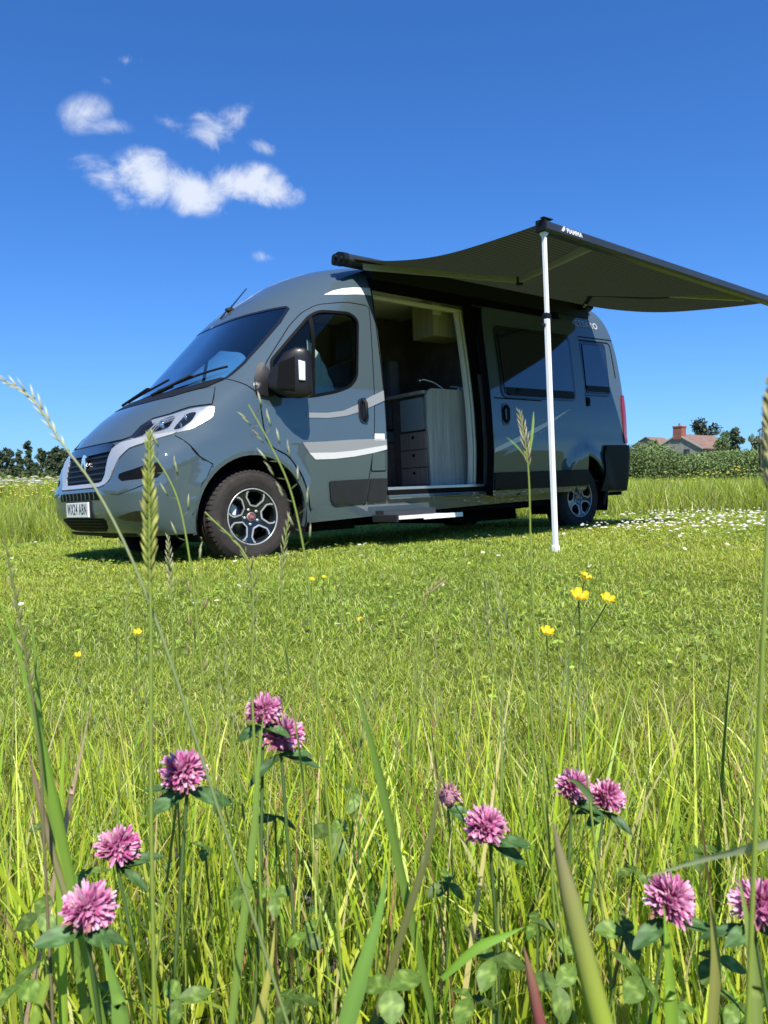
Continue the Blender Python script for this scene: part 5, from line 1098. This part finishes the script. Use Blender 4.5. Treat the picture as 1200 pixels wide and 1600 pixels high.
# ---- red clover
def clover(name, u, v, dpx, label, seed, R0=.0135, state='full', lean=(0, 0), leaves=3, squash=.92):
    rg = random.Random(seed); D = FPX*2*R0/dpx; c = Vector(px(u, v, D)); g0 = Vector((c.x+rg.uniform(-.05, .05)+lean[0], c.y+rg.uniform(-.03, .06)+lean[1], 0.0))
    t = thing(name, label, 'clover', tuple(g0)); up = Vector((rg.uniform(-.25, .25), rg.uniform(-.25, .1), 1)).normalized()
    base = c-up*R0*.8
    st = curve_pts([g0, g0.lerp(base, .5)+Vector((rg.uniform(-.012, .012), rg.uniform(-.012, .012), 0)), base], 10)
    col_tube('stem', st, [.0016-.0005*i/10 for i in range(11)], (.14, .20, .05), (.10, .17, .05), t)
    V = []; F = []; C = []; X_ = up.orthogonal().normalized(); Y_ = up.cross(X_)
    def petal(d, r0, r1, w, c0, c1, twist):
        q = c+d*r0; tip = c+d*r1-up*.0; s_ = d.orthogonal().normalized(); s_ = Matrix.Rotation(twist, 3, d) @ s_; nn = d.cross(s_); b = len(V)
        V.extend([q-s_*w*.25, q+s_*w*.25, q.lerp(tip, .6)-s_*w*.62+nn*w*.3, q.lerp(tip, .6)+s_*w*.62+nn*w*.3, q.lerp(tip, .55)-nn*w*.25, tip-s_*w*.30+nn*w*.5, tip+s_*w*.30+nn*w*.5])
        cm = [c0[i]*.45+c1[i]*.55 for i in range(3)]; C.extend([c0, c0, cm, cm, c0, c1, c1]); F.extend([[b, b+1, b+4], [b, b+4, b+2], [b+1, b+3, b+4], [b+2, b+4, b+6, b+5], [b+4, b+3, b+6]])
    N_ = {'full': 210, 'faded': 90, 'bud': 60}[state]; ga = math.pi*(3-math.sqrt(5))
    for i in range(N_):
        zc = 1-(i+.5)/N_*1.62; 
        if state == 'faded' and rg.random() < .25: continue
        ph = i*ga; rxy = math.sqrt(max(0, 1-zc*zc)); d = (X_*math.cos(ph)*rxy+Y_*math.sin(ph)*rxy+up*(zc*squash+.10)+Vector((rg.gauss(0, .10), rg.gauss(0, .10), rg.gauss(0, .10)))).normalized()
        if state == 'full':
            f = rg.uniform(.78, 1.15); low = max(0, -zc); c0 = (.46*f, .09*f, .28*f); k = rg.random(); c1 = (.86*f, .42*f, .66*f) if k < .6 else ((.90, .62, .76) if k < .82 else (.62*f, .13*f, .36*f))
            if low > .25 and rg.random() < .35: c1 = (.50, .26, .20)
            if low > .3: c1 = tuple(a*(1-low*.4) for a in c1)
            petal(d, R0*.22, R0*rg.uniform(.84, 1.16), R0*.165*rg.uniform(.75, 1.25), c0, c1, rg.uniform(-.8, .8))
        elif state == 'faded':
            c1 = (.74, .38, .55) if rg.random() < .65 else (.50, .30, .26); petal(d, R0*.2, R0*rg.uniform(.6, 1.15), R0*.18, (.40, .16, .22), c1, rg.uniform(-1, 1))
        else:
            c1 = rg.choice([(.16, .13, .11), (.24, .20, .17), (.12, .14, .07), (.30, .16, .18)]); petal(d, R0*.3, R0*rg.uniform(.85, 1.08), R0*.13, (.08, .085, .045), c1, rg.uniform(-1, 1))
    core = MB(); core.ball(c-up*R0*.12, R0*.62, 12, 8); b = len(V); V.extend([Vector(q) for q in core.v]); F.extend([[i+b for i in q] for q in core.f]); cc = {'full': (.30, .06, .17), 'faded': (.42, .20, .26), 'bud': (.10, .10, .06)}[state]; C.extend([cc]*len(core.v))
    fh_ = col_mesh('flower_head', np.array([tuple(q) for q in V]), [i for q in F for i in q], [len(q) for q in F], np.array(C), 'petal', t, smooth=False)
    for k in range(leaves):
        a = rg.uniform(0, 6.28); rt = Vector(RT); out = (Vector(RT)*rg.choice((-1, 1))*rg.uniform(.6, 1)-Vector(FW)*rg.uniform(-.2, .8)); out.z = 0; d = (out.normalized()+Vector((0, 0, rg.uniform(-.45, .35)))).normalized()
        nr = Vector((rg.uniform(-.5, .2), -.5+rg.uniform(-.4, .3), 1)); leaflet(t, base-up*.001, d, nr, R0*rg.uniform(1.5, 2.2), R0*rg.uniform(.55, .85), fold=.35, base=(lambda f: (.050*f, .112*f, .028*f))(rg.uniform(.75, 1.3)))
    return t
def trefoil(c, seed, Ln=.022, parent=None, nrm=None):
    rg = random.Random(seed); n0 = nrm or Vector((rg.uniform(-.6, .4), rg.uniform(-.9, .1), 1)).normalized(); a0 = rg.uniform(0, 6.28); x_ = n0.orthogonal().normalized(); y_ = n0.cross(x_)
    for k in range(3):
        a = a0+k*2.0944; d = x_*math.cos(a)+y_*math.sin(a)-n0*rg.uniform(0, .35); leaflet(parent, c, d, n0, Ln*rg.uniform(.85, 1.15), Ln*rg.uniform(.58, .74), fold=.18, base=tuple(q*rg.uniform(.7, 1.35) for q in [1])[0:0] or (lambda f: (.085*f, .150*f, .020*f))(rg.uniform(.6, 1.4)))
CL = [(413, 1112, 56, 'pink clover head with another just below it, the higher of the pair left of centre', 'full'),
      (442, 1150, 64, 'pink clover head touching a higher one, the lower of the pair left of centre', 'full'),
      (287, 1207, 70, 'round pink clover below the thick green seed head stalk', 'full'),
      (184, 1324, 66, 'pink clover just above the largest clover at lower left', 'full'),
      (138, 1420, 80, 'largest and lowest pink clover at the lower left', 'full'),
      (700, 1243, 44, 'half faded ragged pink clover with gaps between its petals', 'faded'),
      (759, 1292, 66, 'tall oval pink clover beside the half faded one', 'full'),
      (896, 1231, 56, 'pink clover crossed by a green leaf, left one of the right hand pair', 'full'),
      (948, 1246, 54, 'compact pink clover with crisp white tips, right one of the right hand pair', 'full'),
      (1047, 1408, 76, 'pink clover below the arching pale grass stem at lower right', 'full'),
      (1184, 1416, 80, 'pink clover cut by the right edge of the photograph', 'full'),
      (117, 1540, 34, 'withered brownish pink clover head near the bottom left corner', 'faded'),
      (481, 1402, 30, 'spiky dark grey clover bud highest of the buds at bottom centre', 'bud'),
      (446, 1508, 30, 'dull grey clover bud left of the lance shaped leaf', 'bud'),
      (516, 1510, 30, 'dull grey clover bud with pale pink tips at bottom centre', 'bud'),
      (328, 1564, 30, 'round grey brown clover bud close to the bottom edge', 'bud'),
      (737, 1459, 32, 'smooth grey green closed clover bud right of centre', 'bud'),
      (375, 1524, 22, 'small half hidden reddish clover bud left of the grey buds', 'faded'),
      (275, 1335, 24, 'small brown clover bud right of the second lowest left clover', 'bud'),
      (838, 1492, 24, 'small black clover bud beside the red stem', 'bud'),
      (176, 1476, 20, 'tiny dusky bud just under the largest left clover', 'bud'),
      (965, 1575, 26, 'dull bud at the foot of the thick green stem', 'bud')]
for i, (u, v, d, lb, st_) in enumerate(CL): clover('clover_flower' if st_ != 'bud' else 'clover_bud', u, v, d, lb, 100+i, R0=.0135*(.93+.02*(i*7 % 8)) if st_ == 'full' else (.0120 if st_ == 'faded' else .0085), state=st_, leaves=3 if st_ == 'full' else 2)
# the leaf lying across one flower
# free standing trefoil leaf plants low in the strip, where the photograph shows them
TF = [(70, 1290), (130, 1365), (320, 1325), (370, 1390), (430, 1400), (480, 1460), (610, 1545), (700, 1380), (840, 1440), (870, 1540), (975, 1455), (1000, 1530), (600, 1590), (455, 1560), (60, 1430), (160, 1560), (30, 1540), (1120, 1500), (1150, 1570), (1090, 1330), (770, 1500), (520, 1300), (430, 1275), (350, 1250), (990, 1360), (560, 1240), (280, 1560), (735, 1560), (1060, 1575), (905, 1475)]
G3 = 'three part clover leaves among the foreground grass'
for i, (u, v) in enumerate(TF):
    D = .43+.30*max(0, (1520-v)/330)+random.uniform(-.03, .05); c = Vector(px(u, v, D)); g0 = Vector((c.x+random.uniform(-.03, .03), c.y+random.uniform(-.01, .05), 0))
    side_ = 'left' if u < 400 else ('middle' if u < 800 else 'right')
    t = thing('clover_leaf', 'three part green clover leaf held up on a thin stalk in the long grass', 'clover leaf', tuple(g0), G3)
    col_tube('leaf_stalk', curve_pts([g0, g0.lerp(c, .6)+Vector((.006, .004, 0)), c], 7), .0009, (.15, .22, .05), (.12, .20, .05), t, 5)
    trefoil(c, 300+i, .0165*random.uniform(.75, 1.25), t)

# ---- buttercups
def buttercup(u, v, dpx, label, seed, foot, bud=False):
    rg = random.Random(seed); R0 = .0105; D = FPX*2*R0/dpx; c = Vector(px(u, v, D)); D2 = D*1.03; 
    pts = [Vector(px(*q, D2)) for q in foot]; g0 = pts[0].copy(); g0.z = 0
    t = thing('buttercup', label, 'buttercup', tuple(g0)); st = curve_pts([g0]+pts+[c-Vector((0, 0, .003))], 12); col_tube('stem', st, .0010, (.16, .24, .06), (.20, .26, .08), t, 6)
    up = Vector((rg.uniform(-.35, .2), -.55, 1)).normalized(); x_ = up.orthogonal().normalized(); y_ = up.cross(x_)
    for k in range(5):
        a = k*1.2566+rg.uniform(-.1, .1); V = []; C = []
        for i in range(5):
            s = i/4; r_ = R0*s*1.02; hgt = R0*(.75*s**1.7)
            for j in (-1, -.5, 0, .5, 1):
                da = j*.66*(math.sin(math.pi*min(s*.85+.08, 1))**.6 if i < 4 else .55); d = x_*math.cos(a+da)+y_*math.sin(a+da); V.append(tuple(c+d*r_*(1-.12*abs(j) if i == 4 else 1)+up*(hgt+R0*.12*abs(j)))); f = .85+.25*s; C.append((.86*f, .62*f, .012))
        F = [[i*5+j, i*5+j+1, i*5+j+6, i*5+j+5] for i in range(4) for j in range(4)]; col_mesh('petal', np.array(V), [q for f in F for q in f], [4]*16, np.array(C), 'petal', t)
    m_ = MB(); m_.ball(c+up*R0*.22, R0*.24, 10, 6); col_mesh('flower_centre', np.array(m_.v), [i for q in m_.f for i in q], [len(q) for q in m_.f], np.tile([[.55, .42, .03]], (len(m_.v), 1)), 'petal', t)
buttercup(904, 936, 30, 'largest yellow buttercup, lowest of the close group of three', 1, [(902, 1130), (907, 1020)])
buttercup(913, 905, 21, 'topmost yellow buttercup seen from the side', 2, [(888, 1130), (890, 1000), (898, 965)])
buttercup(948, 940, 24, 'yellow buttercup on the right of the close group of three', 3, [(912, 1125), (915, 1010), (937, 963)])
buttercup(854, 991, 23, 'yellow buttercup standing alone lower left of the group of three', 4, [(862, 1140), (858, 1060)])
for i, (u, v, d, lb) in enumerate([(214, 991, 15, 'small yellow buttercup low in the lawn left of the thick seed head'), (122, 1026, 13, 'small yellow buttercup nearest the left edge of the lawn'), (487, 907, 10, 'tiny yellow buttercup in the lawn below the front wheel, left of its twin'), (506, 903, 8, 'tiny yellow buttercup in the lawn below the front wheel, right of its twin'), (563, 969, 9, 'tiny yellow buttercup low in the middle of the lawn')]):
    buttercup(u, v, d, lb, 10+i, [(u-1, v+26)])

# ---- grass stalks with seed heads
def spikelet(V, F, C, p, d, L_, r, c0, c1, n=5):
    d = d.normalized(); a = d.orthogonal().normalized(); b2 = d.cross(a); b = len(V); V.append(p)
    for s, rr in ((.28, 1), (.62, .82)):
        q = p+d*L_*s
        for k in range(n): an_ = 6.2832*k/n; V.append(q+(a*math.cos(an_)+b2*math.sin(an_)*.6)*r*rr)
    V.append(p+d*L_); C += [c0]+[c0]*n+[c1]*n+[c1]
    for k in range(n): F += [[b, b+1+k, b+1+(k+1) % n], [b+1+k, b+1+n+k, b+1+n+(k+1) % n, b+1+(k+1) % n], [b+1+n+k, b+1+2*n, b+1+n+(k+1) % n]]
def foot(P):
    d = P[0]-P[1]; k = P[0].z/max(1e-4, -d.z) if d.z < -1e-4 else 0; h = Vector((d.x, d.y, 0))*k
    if h.length > .10: h *= .10/h.length
    return Vector((P[0].x+h.x, P[0].y+h.y, 0))
def stalk(label, path, D, head, seed, style='spike', r=.0011, hr=.0028, cs=((.24, .33, .05), (.28, .36, .08)), ch=((.20, .27, .09), (.42, .40, .22)), to_ground=True, group=None, leafs=(), dens_=1.0, name='grass_stalk'):
    """path: pixels from the foot upwards; head: fraction of the path where the seed head starts"""
    rg = random.Random(seed); Ds = D if hasattr(D, '__len__') else [D]*len(path); P = [Vector(px(u, v, d)) for (u, v), d in zip(path, Ds)]
    g0 = P[0].copy(); 
    if to_ground: g0 = foot(P); P = [g0]+P if (P[0].z > .02) else P
    t = thing(name, label, 'grass stalk', tuple(P[0]), group); cv = curve_pts(P, 26); n = len(cv)-1; k0 = int(n*head)
    col_tube('stem', cv, [r*(1-.55*i/n) for i in range(n+1)], cs[0], cs[1], t, 6)
    V = []; F = []; C = []; i = k0; side_ = 1; L0 = (cv[n]-cv[k0]).length; acc = 0
    vdir = Vector(RT); steps = int({'spike': 26, 'oat': 9, 'rye': 16, 'tight': 70}[style]*dens_)
    for j in range(steps):
        f = j/steps; q = k0+f*(n-k0)*.97; a = int(q); p = cv[a].lerp(cv[min(n, a+1)], q-a); tg = (cv[min(n, a+1)]-cv[max(0, a-1)]).normalized(); sd2 = tg.cross(Vector(FW)).normalized()
        side_ = -side_; rot = rg.uniform(-.7, .7); out = (sd2*side_*math.cos(rot)+Vector(FW)*math.sin(rot)).normalized(); w = .55+.45*math.sin(math.pi*min(1, f+.12)); vv = rg.uniform(.75, 1.25)
        c0 = tuple(x*vv for x in ch[0]); c1 = tuple(x*vv for x in ch[1])
        if style == 'spike': spikelet(V, F, C, p, tg+out*.42, hr*4.2*w, hr*.75*w, c0, c1)
        elif style == 'rye': spikelet(V, F, C, p, tg+out*.30, hr*5*w, hr*.42*w, c0, c1)
        elif style == 'tight': spikelet(V, F, C, p-tg*hr*.4, tg+out*.42, hr*3.4*w*rg.uniform(.8, 1.2), hr*.42*w, c0, c1)
        else:
            e_ = p+(tg*.5+out)*hr*rg.uniform(1.5, 3.5); b = len(V); spikelet(V, F, C, e_, tg+out*.25, hr*5.0, hr*.50, c0, c1); spikelet(V, F, C, p, (e_-p), (e_-p).length, hr*.12, c0, c0, 4)
            if rg.random() < .6: spikelet(V, F, C, e_+tg*hr*2, tg+out*.45, hr*4.0, hr*.42, c0, c1)
    if V: col_mesh('seed_head', np.array([tuple(q) for q in V]), [i for q in F for i in q], [len(q) for q in F], np.array(C), 'leaf', t, smooth=True)
    for (fr_, du, dv, w) in leafs:
        p = cv[int(n*fr_)]; q = p+Vector(RT)*du+Vector(UP)*dv; V2, F2_, C2_ = leaflet_arrays(p, q-p, Vector((0, -.6, 1)), (q-p).length, w, fold=.3, base=(.17, .27, .04), chev=False)
        col_mesh('leaf_blade', np.array([tuple(v) for v in V2]), [i for f in F2_ for i in f], [4]*len(F2_), np.array(C2_), 'leaf', t)
    return t
stalk('thick green seed head rising straight up in front of the van bumper', [(240, 1500), (236, 1250), (236, 1000), (234, 860), (233, 672)], .36, .74, 1, 'tight', r=.0012, hr=.0031, ch=((.16, .22, .035), (.36, .38, .09)), dens_=1.0)
stalk('pale seed head arching out of the left edge of the photograph', [(330, 1230), (262, 1020), (205, 872), (150, 765), (95, 690), (50, 622), (-6, 588)], .37, .70, 2, 'rye', r=.0009, hr=.0021, cs=((.20, .28, .08), (.42, .44, .26)), ch=((.40, .44, .26), (.62, .62, .46)))
stalk('drooping oat like seed head hanging before the front wheel', [(505, 1180), (490, 1000), (478, 880), (455, 770), (425, 700), (388, 632)], .42, .55, 3, 'oat', r=.0008, hr=.0020, ch=((.20, .26, .10), (.46, .44, .28)), dens_=1.5)
stalk('tall stalk with forked straw coloured seed head in front of the sliding door', [(852, 1230), (838, 1040), (830, 880), (827, 760), (822, 700), (811, 640)], .46, .76, 4, 'rye', r=.0008, hr=.0021, ch=((.24, .20, .08), (.55, .48, .30)), leafs=[(.80, -.010, .016, .002), (.80, .006, .030, .0018)])
stalk('broad blurred seed head standing at the very right edge', [(1182, 1250), (1192, 1000), (1200, 800), (1205, 700), (1203, 585)], .27, .66, 5, 'tight', r=.0011, hr=.0026, ch=((.17, .22, .05), (.40, .36, .16)), dens_=1.1)
stalk('slender stalk with narrow green spikelets leaning left of the front wheel', [(312, 1010), (300, 900), (283, 800), (262, 745), (225, 690)], .50, .45, 6, 'oat', r=.0009, hr=.0024, ch=((.18, .25, .09), (.36, .36, .2)), dens_=.8)
stalk('short straw tipped stalk just right of the thick seed head', [(272, 1060), (268, 940), (262, 835)], .55, .72, 7, 'rye', r=.0008, hr=.0021, ch=((.35, .33, .17), (.60, .55, .38)))
stalk('bowed green stalk curving below the front wheel', [(462, 1130), (445, 1000), (440, 900), (452, 800)], .50, .70, 8, 'rye', r=.0008, hr=.0020)
stalk('dark thin seed head above the left pair of clovers', [(398, 1180), (393, 1060), (396, 960), (385, 870), (320, 800)], .48, .50, 9, 'rye', r=.0010, hr=.0024, ch=((.10, .15, .05), (.22, .22, .12)))
stalk('leaning brown tipped stalk near the left edge', [(70, 1340), (62, 1180), (38, 1010), (5, 830)], .42, .62, 10, 'rye', r=.0010, hr=.0022, cs=((.22, .17, .10), (.16, .22, .05)), ch=((.18, .20, .08), (.30, .26, .14)))
stalk('thin dark stalk standing left of the lone buttercup', [(800, 1200), (778, 1080), (765, 990), (757, 905)], .55, .62, 11, 'rye', r=.0009, hr=.0022, ch=((.14, .17, .07), (.28, .24, .14)))
stalk('fine brown seed head in the middle of the lawn view', [(640, 1160), (652, 1030), (662, 945), (694, 905)], .60, .72, 12, 'rye', r=.0008, hr=.0022, ch=((.26, .20, .10), (.40, .32, .18)))
stalk('slim stalk with a faint seed head left of the buttercups', [(845, 1230), (820, 1060), (790, 970), (770, 890)], .50, .60, 13, 'rye', r=.0010, hr=.0022)
rg_ = random.Random(5); OTH = 'fine grass stalks scattered through the foreground'
for i in range(46):
    u = rg_.uniform(-20, 1220); top = rg_.uniform(880, 1170); D = rg_.uniform(.5, 1.15); ln = rg_.uniform(-45, 45)
    stalk('fine upright grass stalk with a small seed head in the foreground', [(u-ln, 1290), (u-ln*.4, (1290+top)/2), (u, top)], D, rg_.uniform(.70, .82), 50+i, rg_.choice(['rye', 'rye', 'rye', 'oat']), r=.0008+.0004*rg_.random(), hr=.0020, ch=rg_.choice([((.16, .22, .07), (.34, .34, .18)), ((.24, .16, .10), (.42, .30, .2)), ((.20, .27, .08), (.45, .45, .26))]), group=OTH, dens_=.7)
# ---- single broad blades and stems the photograph shows large
def blade(label, path, D, w, c, seed=0, name='green_shoot', ground=True, tip=.1):
    Ds = D if hasattr(D, '__len__') else [D]*len(path); P = [Vector(px(u, v, d)) for (u, v), d in zip(path, Ds)]
    if ground: P = [foot(P)]+P
    cv = curve_pts(P, 16); n = len(cv)-1; V = []; C = []; 
    for i, p in enumerate(cv):
        s = i/n; tg = (cv[min(n, i+1)]-cv[max(0, i-1)]).normalized(); sd2 = tg.cross(Vector(FW)).normalized(); sd2 = (sd2+Vector(FW)*.35*math.sin(s*3+seed)).normalized(); wd = w*.5*min(1, (1-s)/.55+tip*.0)*min(1, .6+s*2)
        for k in (-1, 0, 1): V.append(tuple(p+sd2*wd*k-Vector(FW)*(-wd*.35*(1-abs(k))))); f = .82+.3*s; f *= 1.18 if k == 0 else 1; C.append(tuple(x*f for x in c))
    F = [[i*3+j, i*3+j+1, i*3+j+4, i*3+j+3] for i in range(n) for j in range(2)]
    o = col_mesh(name, np.array(V), [q for f in F for q in f], [4]*len(F), np.array(C), 'blade'); return tag(o, label, 'grass blade')
blade('long pale blade lying almost level across the lower right', [(1290, 1292), (1200, 1318), (1100, 1343), (995, 1374)], [.27, .27, .28, .29], .0042, (.46, .50, .28), ground=False)
blade('broad bright green blade slanting up at bottom centre', [(530, 1640), (562, 1530), (592, 1430), (606, 1345)], .40, .0095, (.20, .36, .07))
blade('upright green blade in front of the lower right clover', [(1052, 1640), (1048, 1560), (1043, 1480), (1036, 1405)], .33, .0056, (.26, .42, .05))
blade('broad blade right of the bottom clover, beside the photograph edge', [(1185, 1640), (1180, 1540), (1166, 1430), (1150, 1350)], .34, .0052, (.28, .36, .09))
blade('leaning olive blade between the two lower right clovers', [(1110, 1640), (1118, 1520), (1114, 1440), (1108, 1385)], .36, .0050, (.30, .30, .08))
blade('tall twin leaned blade, inner one, at the left side', [(92, 1290), (62, 1150), (30, 1020), (-4, 930)], .43, .0070, (.22, .36, .05))
blade('tall upright blade at left beside the leaning blades', [(88, 1310), (66, 1180), (58, 1060), (46, 930)], .46, .0068, (.20, .31, .05))
blade('short broad blade lit from above at left', [(95, 1420), (93, 1320), (97, 1220), (100, 1140)], .44, .0065, (.30, .46, .05))
blade('dry pinkish straw blade leaning right at left', [(102, 1290), (112, 1240), (128, 1170), (142, 1098)], .52, .0042, (.46, .34, .22))
blade('long green blade leaning left in the middle of the strip', [(610, 1290), (590, 1200), (566, 1110), (540, 1030)], .52, .0062, (.17, .28, .05))
blade('bright blade crossing before the left clover pair', [(385, 1400), (398, 1290), (404, 1190), (413, 1105)], .45, .0050, (.24, .36, .07))
blade('broad blade at bottom left below the lowest clover', [(192, 1650), (186, 1570), (170, 1510), (158, 1470)], .38, .0098, (.22, .38, .07))
blade('straight green blade left of the lowest clover', [(40, 1640), (62, 1570), (84, 1500), (98, 1440)], .42, .0060, (.28, .40, .06))
blade('straw yellow blade at bottom centre left', [(395, 1650), (410, 1570), (424, 1500), (430, 1440)], .42, .0056, (.46, .44, .10))
blade('dark narrow blade rising beside the faded clover', [(640, 1420), (668, 1330), (684, 1240), (700, 1150)], .45, .0044, (.17, .18, .06))
blade('broad level blade below the closed clover bud', [(690, 1530), (745, 1482), (790, 1462), (822, 1447)], .42, .0050, (.20, .38, .04), ground=False)
blade('green leaf lying across the left flower of the right hand pair', [(926, 1252), (915, 1236), (900, 1222), (880, 1216)], .50, .0052, (.16, .24, .09), ground=False)
# thick stems
def stem(label, path, D, r, c0, c1, name='weed_stalk'):
    P = [Vector(px(u, v, D)) for u, v in path]; o = col_tube(name, curve_pts(P, 16), [r*(1-.35*i/16)*(1 if i < 11 else max(.04, (16-i)/6)**.7) for i in range(17)], c0, c1, None, 8); return tag(o, label, 'plant stem')
stem('thick bright green stem leaning left at the lower right', [(962, 1680), (930, 1560), (902, 1450), (880, 1360), (864, 1285)], .27, .0043, (.34, .46, .03), (.24, .19, .12))
stem('short crimson red stem rising from the bottom edge', [(858, 1660), (842, 1590), (830, 1530), (818, 1478)], .34, .0030, (.26, .035, .06), (.26, .16, .09))
stem('purplish brown bundle stem near the left edge', [(110, 1420), (82, 1330), (62, 1250), (44, 1170)], .44, .0022, (.24, .25, .09), (.26, .15, .13))
